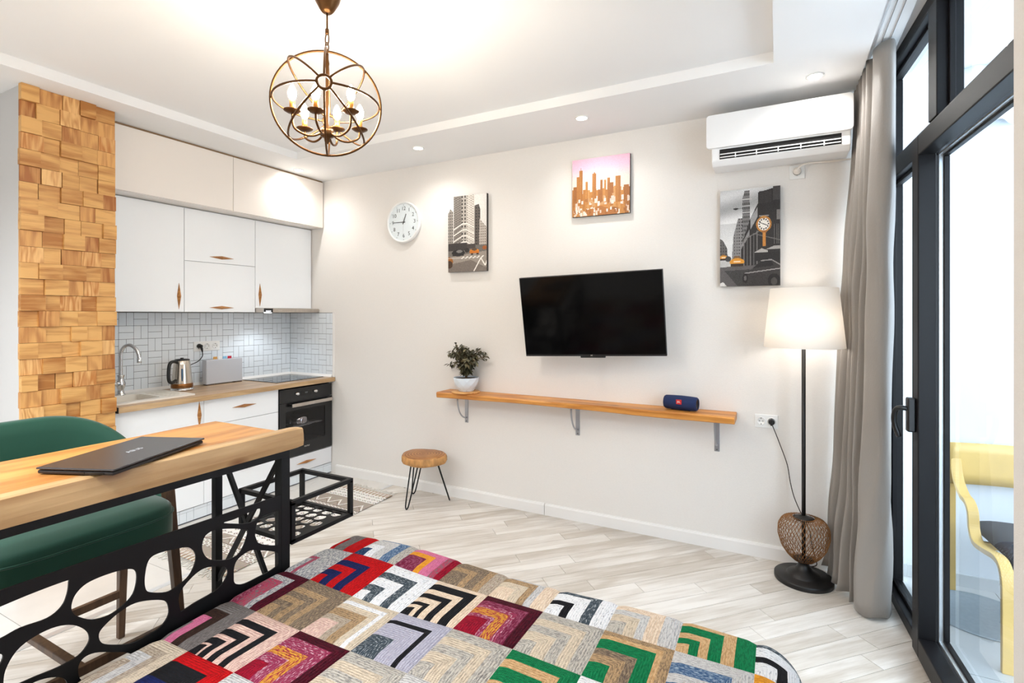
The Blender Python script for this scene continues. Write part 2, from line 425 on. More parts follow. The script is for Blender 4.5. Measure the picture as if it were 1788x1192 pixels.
# backsplash -----------------------------------------------------------------
TILE = mat('white_wall_tile', (232, 238, 243), .18, rnd=.02)
JOINT = mat('dark_grout', (84, 86, 94), .9)
bs = tag(part('wall_backsplash', MB().box(XK, XK+.0076, 1.72, YW-.007, .9, 1.518), JOINT),
         'white basketweave tiled splashback with dark joints', 'splashback', kind='structure')
bs2 = tag(part('wall_backsplash_side', MB().box(XK+.001, -3.753, YW-.0076, YW, .911, 1.518), JOINT), 'white basketweave tiled splashback return beside the hob', 'splashback', kind='structure')
TH = MB().box(0, .0085, -.0487, .0487, -.0237, .0237).mesh('tile', TILE)
TV = MB().box(0, .0085, -.0237, .0237, -.0487, .0487).mesh('tile', TILE)
RZ = Matrix.Rotation(-PI/2, 4, 'Z')
def wtile(y_or_x, z, side, vert, clipped=None):
    if side == 0: piece('wall_tile', TV if vert else TH, bs, (XK, y_or_x, z))
    else: piece('wall_tile', TV if vert else TH, bs2, (y_or_x, YW, z), RZ)
for r in range(6):
    zc = 1.515 - .1*r - .05
    for c in range(18):
        yc = YW-.009 - .1*c - .05
        if yc < 1.72+.05: continue
        if (r+c) % 2 == 0:
            wtile(yc-.025, zc, 0, True); wtile(yc+.025, zc, 0, True)
        else:
            wtile(yc, zc-.025, 0, False); wtile(yc, zc+.025, 0, False)
    for c in range(6):
        xc = XK+.009 + .1*c + .05
        if c == 5:
            if (r+c) % 2 == 0: wtile(xc, zc-.025, 1, False); wtile(xc, zc+.025, 1, False)
            else: wtile(xc-.025, zc, 1, True); wtile(xc+.025, zc, 1, True)
            continue
        if (r+c) % 2 == 0: wtile(xc, zc-.025, 1, False); wtile(xc, zc+.025, 1, False)
        else: wtile(xc-.025, zc, 1, True); wtile(xc+.025, zc, 1, True)
part('edge_trim', MB().box(-3.742, -3.728, YW-.011, YW, .911, 1.52), TRIMW, bs2)
part('sealing_strip', MB().prism([(XK, .909), (XK+.022, .909), (XK+.010, .93), (XK, .935)], 1.72, YW-.01, axis='y'), TRIMW, bs)
part('sealing_strip', MB().prism([(YW, .9095), (YW-.022, .9095), (YW-.012, .93), (YW, .935)], XK+.02, -3.75, axis='x'), TRIMW, bs2)

# ------------------------------------------------------------------ balcony glazing
WA = math.atan(.06)
def wthing(name, lab, cat): 
    o = thing(name, lab, cat, (.525, 3.32, 0), WA); return o
win = wthing('window_1', 'tall anthracite fixed window with transom lights beside the balcony door', 'window'); win['kind'] = 'structure'
def yl(Y): return Y-3.32
def wbar(name, x0, x1, Y0, Y1, z0, z1, par, m=FRAMEM, bv=.004): return part(name, MB().box(x0, x1, yl(Y0), yl(Y1), z0, z1), m, par, local=True, bevel=bv)
SPC = mat('spacer_metal', (190, 196, 200), .3, metal=.6)
YE = 1.53
wbar('window_frame', 0, .085, YE, 3.50, 0.0, .055, win)
wbar('window_frame', 0, .085, YE, 3.50, 2.775, 2.86, win)
wbar('transom', 0, .085, YE, 3.50, 2.205, 2.30, win)
wbar('window_frame', 0, .085, 3.43, 3.50, .055, 2.775, win)
wbar('window_frame', 0, .085, YE, YE+.06, .055, 2.775, win)
wbar('mullion', 0, .085, 2.855, 2.915, .055, 2.205, win)
wbar('mullion', -.004, .085, 2.60, 2.70, 2.30, 2.775, win)
def pane(Y0, Y1, z0, z1, par, x=.055):
    # glazing bead ring plus the pane
    b = .018; mb = MB()
    mb.box(x-.022, x-.002, yl(Y0), yl(Y1), z0, z0+b).box(x-.022, x-.002, yl(Y0), yl(Y1), z1-b, z1)
    mb.box(x-.022, x-.002, yl(Y0), yl(Y0)+b, z0+b, z1-b).box(x-.022, x-.002, yl(Y1)-b, yl(Y1), z0+b, z1-b)
    part('glazing_bead', mb, FRAMEM, par, local=True, bevel=.002)
    if par.name.startswith('door'):
        mb = MB(); x2 = x-.036; b = .008; x3 = x-.022
        mb.box(x2, x3, yl(Y0), yl(Y1), z0, z0+b).box(x2, x3, yl(Y0), yl(Y1), z1-b, z1).box(x2, x3, yl(Y0), yl(Y0)+b, z0+b, z1-b).box(x2, x3, yl(Y1)-b, yl(Y1), z0+b, z1-b)
        part('gasket', mb, SPC, par, local=True)
    part('pane', MB().box(x-.003, x+.003, yl(Y0), yl(Y1), z0, z1), GLASS, par, local=True)
pane(2.915, 3.43, .055, 2.205, win); pane(2.70, 3.43, 2.30, 2.775, win); pane(YE+.06, 2.60, 2.30, 2.775, win)
door = wthing('door_1', 'glazed anthracite balcony door with black lever handle', 'door'); door['kind'] = 'structure'
DY0, DY1 = 1.60, 2.848
wbar('door_stile', -.022, .042, DY1-.085, DY1, .018, 2.272, door); wbar('door_stile', -.022, .042, DY0, DY0+.085, .018, 2.272, door)
wbar('door_rail', -.022, .042, DY0+.085, DY1-.085, 2.187, 2.272, door); wbar('door_rail', -.022, .042, DY0+.085, DY1-.085, .018, .105, door)
pane(DY0+.085, DY1-.085, .105, 2.187, door, x=.085)
hy_ = yl(2.805)
hd = part('handle', MB().box(-.052, -.022, hy_-.02, hy_+.02, .985, 1.135), BLACKP, door, local=True, bevel=.006)
lev = smooth_path([(-.045, hy_, 1.085), (-.075, hy_, 1.088), (-.088, hy_+.012, 1.075), (-.093, hy_+.02, 1.04), (-.088, hy_+.022, 1.0), (-.074, hy_+.02, .955)], 6)
part('lever', MB().tube(lev, [.011]*(len(lev)-4)+[.011, .011, .010, .008], 8), BLACKP, hd, local=True)

rail = part('curtain_track', MB().box(.42, .515, 1.97, YW-.01, 2.806, 2.83).box(.438, .444, 1.97, YW-.02, 2.803, 2.806).box(.47, .476, 1.97, YW-.02, 2.803, 2.806), mat('track_white', (238, 238, 238), .35), bevel=.002)
tag(rail, 'white double curtain track fixed along the ceiling niche', 'curtain track')
grv = part('groove', MB().box(.440, .4425, 1.97, YW-.02, 2.801, 2.8035).box(.4715, .474, 1.97, YW-.02, 2.801, 2.8035), mat('groove_grey', (120, 118, 116), .8), rail)

# ------------------------------------------------------------------ balcony
BW = mat('balcony_white', (218, 224, 230), .8)
struct('wall_balcony', MB().box(.63, 2.4, 3.75, 3.87, -.2, 3.0), BW, 'white end wall of the balcony', 'wall')
struct('ceiling_balcony', MB().box(.77, 2.4, -1.5, 3.75, 2.88, 3.0), BW, 'white balcony ceiling', 'ceiling')
fb = struct('floor_balcony', MB().box(.61, 2.4, -1.5, 3.75, -.2, -.046), GROUT, 'pale grey tiled balcony floor', 'floor')
BT = mat('balcony_tile', (196, 198, 198), .35, noise=.05, nscale=6, rnd=.03)
bt = MB().box(-.223, .223, -.223, .223, -.01, 0).mesh('tile', BT)
for i in range(4):
    for j in range(11): piece('floor_tile', bt, fb, (.84+i*.45, 3.52-j*.45, -.037))
struct('baseboard_balcony', MB().box(.63, 2.4, 3.735, 3.75, -.037, .03), mat('grey_skirt', (196, 200, 202), .5), 'grey tile skirting on the balcony', 'skirting')
struct('wall_parapet', MB().box(2.3, 2.4, -1.5, 3.75, -.2, 1.05), BW, 'unseen white balcony parapet raised to block low sky light', 'parapet')  # out of view; height raised to darken the lower balcony
matt = part('floor_mat', MB().lathe([(.0, 0), (.235, 0), (.24, .004), (.235, .008), (0, .008)], (.92, 3.42, -.037), 48, sm=False), mat('grey_felt', (150, 160, 166), .95, noise=.1, nscale=60))
tag(matt, 'round grey mat on the balcony floor under the armchair', 'mat')
# gathered sheer valance under the balcony ceiling
def val(u, v):
    x = .68 + u*1.6; a = .018*math.sin(u*95)+.008*math.sin(u*41+1)
    return (x, 3.70+a*(1.2-.4*v), 2.55+.012*math.sin(u*60)+v*(.33-.012*math.sin(u*60)))
va = part('sheer_valance', MB().grid(val, 220, 6), mat('sheer_white', (246, 248, 250), .9, trans=.0)); so = va.modifiers.new('s', 'SOLIDIFY'); so.thickness = .002
tag(va, 'gathered white fabric valance hanging along the balcony end wall', 'valance')
def rr(poly, r=.02, k=4):
    out = []; n = len(poly)
    for i in range(n):
        p, a, b = Vector(poly[i]), Vector(poly[i-1]), Vector(poly[(i+1) % n])
        da, db = (a-p).normalized(), (b-p).normalized()
        for j in range(k+1):
            t = j/k; q = (p+da*r)*(1-t)**2+p*2*t*(1-t)+(p+db*r)*t*t; out.append((q.x, q.y))
    return out
def mark_mb(M, w, h):
    # a tiny printed mark too small to read: a few upright strokes
    mb = MB(); n = 5
    for i in range(n):
        x = -w/2+w*i/n; mb.box(x, x+w/n*.3, -h/2, h/2, 0, .0004); mb.box(x, x+w/n*.7, -h/2 if i % 2 else h/2-.0018, -h/2+.0018 if i % 2 else h/2, 0, .0004)
    return mb.xf(M)
# ------------------------------------------------------------------ kitchen
HW = wood('handle_oak', (196, 138, 72), (140, 84, 34), .4, axis=1, scale=20, rings=2)
def leaf_handle(name, x, yc, zc, L, par, vertical=False, w=.028, d=.02):
    """spindle-shaped wooden pull: pointed at both ends, ridged in the middle"""
    vs = []; n = 9; mb = MB()
    for i in range(n):
        t = i/(n-1); a = (t-.5)*L; k = 1-abs(2*t-1); k = max(k, .03)
        ww, dd = w/2*k**.9, d*k**.8
        for (p, q) in ((-ww, 0), (-ww*.3, dd), (ww*.55, dd*.8), (ww, 0)):
            vs.append((x+q, yc+p, zc+a) if vertical else (x+q, yc+a, zc+p))
    fs = []
    for i in range(n-1):
        for j in range(4):
            a, b = i*4+j, i*4+(j+1) % 4; fs.append((a, a+4, b+4, b) if not vertical else (a, b, b+4, a+4))
    mb.add(vs, fs); return part(name, mb, HW, par)
def front(name, x0, x1, y0, y1, z0, z1, m, par): return part(name, MB().box(x0, x1, y0+.0015, y1-.0015, z0+.0015, z1-.0015), m, par, bevel=.0015)
CARC = mat('carcass_grey', (196, 192, 188), .6)

XB = -3.868
for (y0, y1, lab) in ((1.712, 2.60, 'wide beige lacquered top cabinet beside the wooden pillar'), (2.60, 3.512, 'beige lacquered top cabinet in the corner above the hood cupboard')):
    t = thing('top_cabinet', lab, 'cabinet', (-4.1, (y0+y1)/2, 2.327))
    part('body', MB().box(XK+.001, XB-.02, y0+.001, y1-.001, 2.327, 2.764), BEIGE, t)
    front('door', XB-.018, XB, y0, y1, 2.327, 2.762, BEIGE, t)
part_shadow = part('gap_shade_strip', MB().box(XK+.001, XB-.012, 1.712, 3.512, 2.765, 2.7755), mat('gap_brown', (150, 122, 92), .8))  # brown strip stands in for the shade in the gap below the ceiling
tag(part_shadow, 'thin brown strip painted as the shadow gap between top cabinets and ceiling', 'gap strip')

XU = -4.030
def upper(y0, y1, z0, doors, lab):
    t = thing('wall_cabinet', lab, 'cabinet', (-4.18, (y0+y1)/2, z0))
    part('body', MB().box(XK+.012, XU-.02, y0+.001, y1-.001, z0+.004, 2.325), WHITE, t)
    for (a, b, hd) in doors:
        d = front('door', XU-.018, XU, y0, y1, a, b, WHITE, t)
        leaf_handle('handle', XU, *hd, d) if len(hd) == 3 else leaf_handle('handle', XU, hd[0], hd[1], hd[2], d, True)
    return t
upper(1.722, 2.311, 1.519, [(1.519, 2.319, (2.272, 1.640, .20, 1))], 'white gloss wall cabinet with one tall door beside the wooden pillar')
upper(2.312, 2.910, 1.519, [(1.519, 1.915, (2.610, 1.556, .205)), (1.915, 2.319, (2.610, 1.963, .205))], 'white gloss wall cabinet with two stacked lift-up doors')
upper(2.911, 3.512, 1.556, [(1.556, 2.319, (2.955, 1.672, .20, 1))], 'white gloss wall cabinet above the cooker hood')

hood = thing('cooker_hood', 'slim brushed-steel cooker hood under the wall cabinet', 'cooker hood', (-4.1, 3.2, 1.519))
part('body', MB().box(XK+.012, -3.925, 2.913, 3.514, 1.519, 1.5545), STEEL, hood, bevel=.002)
part('control_panel', MB().box(-3.926, -3.9235, 2.915, 3.005, 1.5205, 1.553), BLACKP, hood)
part('display', MB().box(-3.924, -3.9225, 2.935, 2.985, 1.527, 1.535), emis('display_white', (.95, .97, 1), .5), hood)
part('marking', mark_mb(face_frame((-3.9245, 3.08, 1.537), (0, 1, 0), (0, 0, 1)), .045, .008), mat('pale_letter', (222, 216, 208), .5), hood)
part('lamp_lens', MB().lathe([(.03, 0), (.03, -.003), (0, -.003)], (-4.08, 3.07, 1.519), 20), emis('hood_light', (.9, .95, 1), 8.0), hood)
spot('hood_lamp', (-4.08, 3.07, 1.51), POW_HOOD*4, (.85, .93, 1.0), 2.2, .6)

# worktop and base units
WTOP = wood('worktop_oak', (196, 164, 128), (146, 116, 84), .35, axis=1, scale=7, rings=1.5)
WTE = wood('worktop_edge', (208, 176, 134), (166, 132, 92), .4, axis=1, scale=12, rings=1)
wt = part('worktop', plate_with_holes([(XK+.012, 1.724), (-3.713, 1.724), (-3.713, 3.512), (XK+.012, 3.512)], [[(-4.175, 1.795), (-3.855, 1.795), (-3.855, 2.065), (-4.175, 2.065)]], .038, lambda a, b, h_: (a, b, .871+h_)), WTOP); tag(wt, 'oak-effect kitchen worktop along the splashback', 'worktop')
part('front_edge', MB().box(-3.7135, -3.712, 1.724, 3.512, .872, .908), WTE, wt)
part('end_cap', MB().box(-3.95, -3.711, 1.7215, 1.7245, .871, .909), BLACKP, wt)
XF = -3.758
def base(y0, y1, lab, fronts):
    t = thing('base_cabinet', lab, 'cabinet', (-4.0, (y0+y1)/2, .1))
    part('body', MB().box(XK+.002, XF-.02, y0+.001, y0+.018, .101, .869).box(XK+.002, XF-.02, y1-.018, y1-.001, .101, .869).box(XK+.002, XF-.02, y0+.018, y1-.018, .101, .119).box(XK+.002, XK+.01, y0+.018, y1-.018, .119, .869), CARC, t)
    for nm, a, b, h in fronts:
        d = front(nm, XF-.018, XF, y0, y1, a, b, WHITE, t)
        if h[0] == 'v': leaf_handle('handle', XF, h[1], h[2], .20, d, True)
        else: leaf_handle('handle', XF, h[1], h[2], .205, d)
    return t
base(1.724, 2.296, 'white sink base cabinet with a single door', [('door', .104, .866, ('v', 2.262, .765))])
base(2.296, 2.930, 'white base cabinet with three drawers beside the oven', [('drawer', .104, .388, ('h', 2.62, .288)), ('drawer', .388, .675, ('h', 2.62, .56)), ('drawer', .675, .866, ('h', 2.62, .777))])
t = thing('oven_cabinet', 'white oven housing with a shallow bottom drawer', 'cabinet', (-4.0, 3.22, .1))
part('body', MB().box(XK+.002, XF-.02, 2.931, 3.512, .101, .2525).box(XK+.002, XF-.02, 2.931, 2.945, .2525, .869).box(XK+.002, XF-.02, 3.498, 3.512, .2525, .869), CARC, t)
d = front('drawer', XF-.018, XF, 2.930, 3.512, .104, .252, mat('white_satin', (232, 233, 236), .3), t); leaf_handle('handle', XF, 3.222, .179, .215, d)
pl = part('kitchen_plinth', MB().box(-3.79, -3.772, 1.724, 3.515, .0, .1), JOINT); tag(pl, 'tiled plinth under the base cabinets', 'plinth')
for i in range(36):
    y = 1.73+i*.0497
    kind = (i//2) % 2
    if i % 4 < 2: piece('plinth_tile', MB().box(-.001, .004, -.0238, .0238, -.034, .034).mesh('pt', TILE) if i == 0 else bpy.data.meshes['pt'], pl, (-3.771, y+.024, .044))
    elif i % 4 == 2: piece('plinth_tile', MB().box(-.001, .004, -.0485, .0485, -.034, .034).mesh('pw', TILE) if i == 2 else bpy.data.meshes['pw'], pl, (-3.771, y+.0495, .044))
for y in np.arange(1.78, 3.5, .0994): piece('plinth_tile', bpy.data.meshes.get('pl2') or MB().box(-.001, .004, -.0485, .0485, -.0095, .0095).mesh('pl2', TILE), pl, (-3.771, float(y), .0895))

# oven
OVG = mat('oven_black', (26, 26, 28), .12, spec=.5); OVW = mat('oven_window', (44, 43, 45), .06, spec=.6)
t = thing('oven', 'built-in black oven with steel bar handle', 'oven', (-4.0, 3.22, .2595))
part('body', MB().box(-4.3, XF-.004, 2.947, 3.496, .2595, .36).box(-4.3, XF-.004, 2.947, 3.496, .672, .852).box(-4.3, XF-.004, 2.947, 2.985, .36, .672).box(-4.3, XF-.004, 3.435, 3.496, .36, .672).box(-4.3, -4.2, 2.985, 3.435, .36, .672), mat('oven_enamel', (58, 57, 60), .4), t)
part('pot_inside', MB().lathe([(0, 0), (.075, 0), (.078, .004), (.078, .075), (.075, .075), (.075, .01)], (-3.87, 3.235, .515), 32), CHROME, t)
rk_ = MB()
for y_ in np.linspace(3.0, 3.42, 15): rk_.tube([(-4.15, float(y_), .508), (-3.78, float(y_), .508)], .0025, 5)
for x_ in (-4.15, -3.95, -3.78): rk_.tube([(x_, 2.99, .505), (x_, 3.43, .505)], .0035, 5)
part('rack', rk_, CHROME, t)
part('control_panel', MB().box(XF-.004, XF+.006, 2.935, 3.508, .742, .853), OVG, t, bevel=.001)
for y in (3.115, 3.313):
    k = part('knob', MB().lathe([(.015, 0), (.015, .004), (.0125, .006), (.0115, .022), (0, .023)], (XF+.006, y, .804), 20, axis='x'), CHROME, t)
dsp = part('display', MB().box(XF+.006, XF+.0072, 3.158, 3.268, .782, .824), BLACKP, t)
part('marking', mark_mb(face_frame((XF+.0072, 3.216, .804), (0, 1, 0), (0, 0, 1)), .03, .012), mat('dim_digit', (150, 156, 160), .5), dsp)
dr = part('oven_door', plate_with_holes([(2.935, .2625), (3.508, .2625), (3.508, .735), (2.935, .735)], [rr([(2.995, .372), (3.425, .372), (3.425, .66), (2.995, .66)], .012)], .012, lambda a, b, h_: (XF-.003+h_, a, b)), OVG, t)
part('window', MB().box(XF+.003, XF+.007, 2.995, 3.425, .372, .66), glass_pane('oven_glass', (.78, .77, .78)), dr)
ha = part('handle', MB().box(XF+.040, XF+.054, 3.03, 3.475, .697, .727), STEEL, dr, bevel=.003)
for y_ in (3.035, 3.45): part('handle_post', MB().box(XF+.008, XF+.042, y_, y_+.02, .70, .724), BLACKP, ha)
part('marking', mark_mb(face_frame((XF+.0100, 3.222, .325), (0, 1, 0), (0, 0, 1)), .06, .012), mat('pale_letter', (222, 216, 208), .5), dr)

hob = part('induction_hob', MB().box(-4.285, -3.825, 2.965, 3.475, .909, .914), mat('hob_glass', (16, 16, 18), .05, spec=.6), bevel=.0015); tag(hob, 'black glass hob set in the worktop', 'hob')
rg = mat('hob_ring', (86, 88, 92), .3)
for (x, y, r) in ((-4.16, 3.1, .07), (-4.16, 3.35, .09), (-3.95, 3.1, .09), (-3.95, 3.35, .07)):
    part('cooking_zone', MB().lathe([(r, .0), (r, .0004), (r-.003, .0004), (r-.003, 0)], (x, y, .914), 40, caps=False), rg, hob)

# sink with drainer
SINK = mat('cream_composite', (238, 232, 222), .35)
sk = thing('kitchen_sink', 'cream composite inset sink with drainer in the worktop', 'sink', (-4.05, 2.02, .909))
sx0, sx1, sy0, sy1 = -4.27, -3.795, 1.745, 2.262
outer = [(sx0, sy0), (sx1, sy0), (sx1, sy1), (sx0, sy1)]
hole = [(-4.17, 1.80), (-3.86, 1.80), (-3.86, 2.06), (-4.17, 2.06)]
part('rim', plate_with_holes(rr(outer), [rr(hole, .04)], .010, lambda a, b, h: (a, b, .9091+h)), SINK, sk)
part('bowl', MB().box(-4.172, -3.858, 1.798, 2.062, .8, .802).box(-4.172, -4.165, 1.798, 2.062, .8, .912).box(-3.865, -3.858, 1.798, 2.062, .8, .912).box(-4.172, -3.858, 1.798, 1.805, .8, .912).box(-4.172, -3.858, 2.055, 2.062, .8, .912), SINK, sk)
for i in range(5): part('drain_ridge', MB().box(-4.15, -3.88, 2.10+i*.03, 2.108+i*.03, .919, .922), SINK, sk, bevel=.001)

fc = thing('kitchen_faucet', 'chrome swan-neck tap behind the sink', 'tap', (-4.215, 1.972, .919))
part('base', MB().lathe([(.030, 0), (.030, .006), (.022, .012), (.019, .04), (.027, .06), (.030, .085), (.022, .105), (.018, .125), (.024, .14), (.024, .145), (.013, .147)], (-4.215, 1.972, .919), 24), CHROME, fc)
sp = smooth_path([(-4.215, 1.972, 1.05), (-4.215, 1.972, 1.18), (-4.212, 1.975, 1.235), (-4.19, 1.987, 1.27), (-4.155, 2.003, 1.278), (-4.12, 2.02, 1.255), (-4.10, 2.03, 1.215), (-4.095, 2.033, 1.17)], 6)
part('spout', MB().tube(sp, .0125, 12).lathe([(.0155, 0), (.0155, -.03), (.013, -.034), (0, -.034)], (-4.095, 2.033, 1.185), 16), CHROME, fc)
part('lever', MB().tube([(-4.205, 1.955, 1.0), (-4.19, 1.92, 1.005), (-4.185, 1.895, 1.012)], [.016, .014, .012], 12).tube([(-4.187, 1.90, 1.01), (-4.18, 1.892, 1.05), (-4.172, 1.888, 1.085)], [.006, .006, .009], 8), CHROME, fc)

# kettle
kx, ky, kz = -4.12, 2.346, .909
kt = thing('electric_kettle', 'stainless steel electric kettle with black handle', 'kettle', (kx, ky, kz))
part('power_base', MB().lathe([(.074, 0), (.078, .004), (.078, .016), (.070, .021), (0, .021)], (kx, ky, kz), 40), CHROME, kt)
KB = mat('kettle_steel', (206, 196, 184), .2, metal=1)
bd = part('body', MB().lathe([(.072, .022), (.073, .03), (.0725, .045), (.066, .11), (.058, .19), (.053, .232), (.050, .236), (0, .237)], (kx, ky, kz), 40), KB, kt)
part('base_band', MB().lathe([(.0735, .026), (.0745, .03), (.0735, .055), (.071, .058)], (kx, ky, kz), 40, caps=False), mat('bronze_band', (128, 82, 40), .3, metal=.8), bd)
part('lid', MB().lathe([(.052, .235), (.053, .24), (.045, .245), (.012, .247), (.012, .254), (0, .255)], (kx, ky, kz), 32), BLACKP, kt)
dv = Vector((.40, -.92, 0)).normalized()
def kp(r, h): return (kx+dv.x*r, ky+dv.y*r, kz+h)
hp = smooth_path([kp(.05, .222), kp(.085, .232), kp(.122, .225), kp(.138, .19), kp(.142, .12), kp(.132, .085), kp(.105, .075), kp(.066, .085)], 5)
part('handle', MB().tube(hp, .0125, 10), BLACKP, kt)
part('spout', MB().add([(kx-dv.x*.045+dv.y*.022, ky-dv.y*.045-dv.x*.022, kz+.232), (kx-dv.x*.045-dv.y*.022, ky-dv.y*.045+dv.x*.022, kz+.232), (kx-dv.x*.087, ky-dv.y*.087, kz+.232), (kx-dv.x*.055, ky-dv.y*.055, kz+.165)], [(0, 1, 2), (1, 3, 2), (3, 0, 2), (0, 3, 1)]), KB, kt)
part('water_gauge', MB().lathe([(.0, -.05), (.007, -.048), (.007, .048), (0, .05)], (kx+.055, ky-.030, kz+.125), 10), mat('gauge_blue', (70, 100, 128), .1), kt)

# cutting-board set in its stand
bx = thing('cutting_board_stand', 'silver-grey cutting board stand on the worktop', 'board stand', (-4.235, 2.757, .909))
SG = mat('silver_paint', (196, 199, 206), .4, metal=.15)
part('case', MB().box(-4.268, -4.208, 2.592, 2.915, .917, 1.12), SG, bx, bevel=.005)
for y_ in (2.60, 2.85): part('foot', MB().box(-4.264, -4.212, y_, y_+.062, .909, .918), mat('brown_rubber', (88, 74, 66), .7), bx)
for i, (c, n) in enumerate((((214, 160, 84), 'bread'), ((240, 240, 238), 'white'), ((140, 190, 220), 'blue'), ((190, 18, 48), 'red'))):
    y = 2.672+i*.0385
    tg = part('board_tab', MB().box(-4.246+i*.006, -4.242+i*.006, y, y+.036, 1.10, 1.142), mat('tab_'+n, c, .45), bx, bevel=.002)

# sockets ---------------------------------------------------------------------
def socket(name, lab, M, n, pitch=.071):
    """M maps local (x right, y up, z out) to the wall"""
    t = thing(name, lab, 'socket', M.translation)
    def P(mb, nm, m, par, bv=0): return part(nm, mb.xf(M), m, par, bevel=bv)
    w = pitch*n
    P(MB().box(-w/2-.006, w/2+.006, -.041, .041, 0, .008), 'cover_plate', WHITEM, t, .003)
    for i in range(n):
        x = (i-(n-1)/2)*pitch
        ins = P(MB().lathe([(.0245, .008), (.0245, .012), (.021, .012), (.020, .0085), (0, .0085)], (x, 0, 0), 28), 'socket_cup', WHITEM, t)
        hm = MB()
        for dx, dy in ((-.0095, 0), (.0095, 0)): hm.lathe([(.0028, .0086), (.0028, .0092), (0, .0092)], (x+dx, dy, 0), 10)
        for dy in (-.018, .018): hm.box(x-.003, x+.003, dy-.0025, dy+.0025, .0086, .0105)
        P(hm, 'contact', mat('contact_dark', (70, 66, 62), .5), ins)
    return t
MK = face_frame((XK+.0085, 2.667, 1.232), (0, 1, 0), (0, 0, 1))
socket('wall_socket', 'white triple socket on the splashback', MK, 3)
MT = face_frame((-.062, YW, .843), (1, 0, 0), (0, 0, 1))
socket('wall_socket', 'white double socket beside the floor lamp', MT, 2, .058)
MA = face_frame((.103, YW, 2.355), (1, 0, 0), (0, 0, 1))
socket('wall_socket', 'white single socket under the air conditioner', MA, 1)
pg = thing('kettle_plug', 'black plug with cable in the splashback socket', 'plug', (XK+.02, 2.596, 1.232))
part('plug', MB().lathe([(.019, 0), (.019, .012), (.013, .025), (.011, .04), (0, .042)], (XK+.018, 2.596, 1.236), 20, axis='x').tube([(XK+.045, 2.598, 1.236), (XK+.05, 2.603, 1.21), (XK+.05, 2.607, 1.185)], [.010, .009, .005], 10), BLACKP, pg)
part('cable', MB().tube(smooth_path([(XK+.05, 2.607, 1.185), (XK+.05, 2.606, 1.15), (XK+.05, 2.57, 1.11), (XK+.05, 2.50, 1.08), (XK+.045, 2.47, 1.03), (XK+.04, 2.45, .93), (XK+.07, 2.41, .914), (-4.20, 2.36, .914)], 6), .0035, 6), BLACKP, pg)

# ------------------------------------------------------------------ television wall
TVX, TVY, TVZ = -1.1118, 3.2608, 1.4935
t = thing('television', 'flat black television tilted on the cream wall', 'television', (TVX, YW, TVZ))
R = Matrix.Rotation(.0899, 4, 'Z') @ Matrix.Rotation(.1695, 4, 'X') @ Matrix.Rotation(-.0325, 4, 'Y')
MTV = Matrix.Translation((TVX, TVY, TVZ)) @ R
w, h = .965/2, .558/2
part('housing', MB().box(-w, w, .002, .03, -h, h).box(-w*.75, w*.75, .03, .06, -h*.9, h*.45).xf(MTV), BLACKP, t, bevel=.003)
part('screen', MB().box(-w+.006, w-.006, 0, .003, -h+.014, h-.006).xf(MTV), mat('screen_black', (6, 6, 7), .1, spec=.12), t)
bz = part('sensor_bar', MB().box(-.085, .085, .001, .02, -h-.011, -h+.001).xf(MTV), BLACKP, t, bevel=.002)
part('logo', text_mb('mi', .014, MTV @ Matrix.Translation((-.008, .0015, -h+.0065)) @ Matrix.Rotation(PI/2, 4, 'X'), .0006), mat('logo_pale', (214, 200, 190), .5), t)
part('wall_mount', MB().box(TVX-.11, TVX+.11, YW-.015, YW, TVZ-.11, TVZ+.11).box(TVX-.02, TVX+.02, 3.32, YW-.01, TVZ-.02, TVZ+.02), BLACKM, t)

# shelf and brackets
SHW = wood('shelf_pine', (222, 154, 74), (168, 96, 32), .4, axis=0, scale=8, rings=2.2, knots=True)
ZS = .885
sh = thing('wall_shelf', 'long live-edge wooden wall shelf under the television', 'shelf', (-1.32, YW, ZS))
rs = random.Random(5); prof = []
def shf(u):
    x = -2.407 + u*2.178
    return x, 3.318+.006*math.sin(u*9+1)+.004*math.sin(u*23), .040+.006*math.sin(u*7+2)
mb = MB(); n = 60; sec = []
for i in range(n+1):
    x, yf, th = shf(i/n)
    sec.append([(x, YW-.002, ZS), (x, yf+.008, ZS), (x, yf, ZS-.008), (x, yf+.003, ZS-th+.006), (x, yf+.012, ZS-th), (x, YW-.002, ZS-th)])
vs = [p for s_ in sec for p in s_]
fs = [(i*6+j, i*6+(j+1) % 6, i*6+6+(j+1) % 6, i*6+6+j) for i in range(n) for j in range(6)] + [tuple(range(5, -1, -1)), tuple(n*6+j for j in range(6))]
mb.add(vs, [tuple(reversed(f)) for f in fs]); part('board', mb, SHW, sh)
BR = mat('galvanised', (172, 174, 180), .35, metal=.85)
for x in (-2.246, -1.291, -.346):
    zb = ZS-.036
    b = part('bracket', MB().box(x-.016, x+.016, YW-.004, YW-.0005, .622, zb-.004).box(x-.016, x+.016, 3.355, YW-.004, zb-.008, zb-.004), BR, sh, bevel=.0015)
    arc = [(x, YW-.006-.13*math.sin(a), .665+.17*(1-math.cos(a))) for a in [i*PI/2/12 for i in range(13)]]
    part('curved_brace', MB().tube(arc, .006, 8), BR, b)
    part('screw', MB().lathe([(.006, 0), (.005, -.003), (0, -.004)], (x, YW-.004, .635), 10, axis='y'), mat('screw_dark', (120, 120, 122), .4, metal=.6), b)

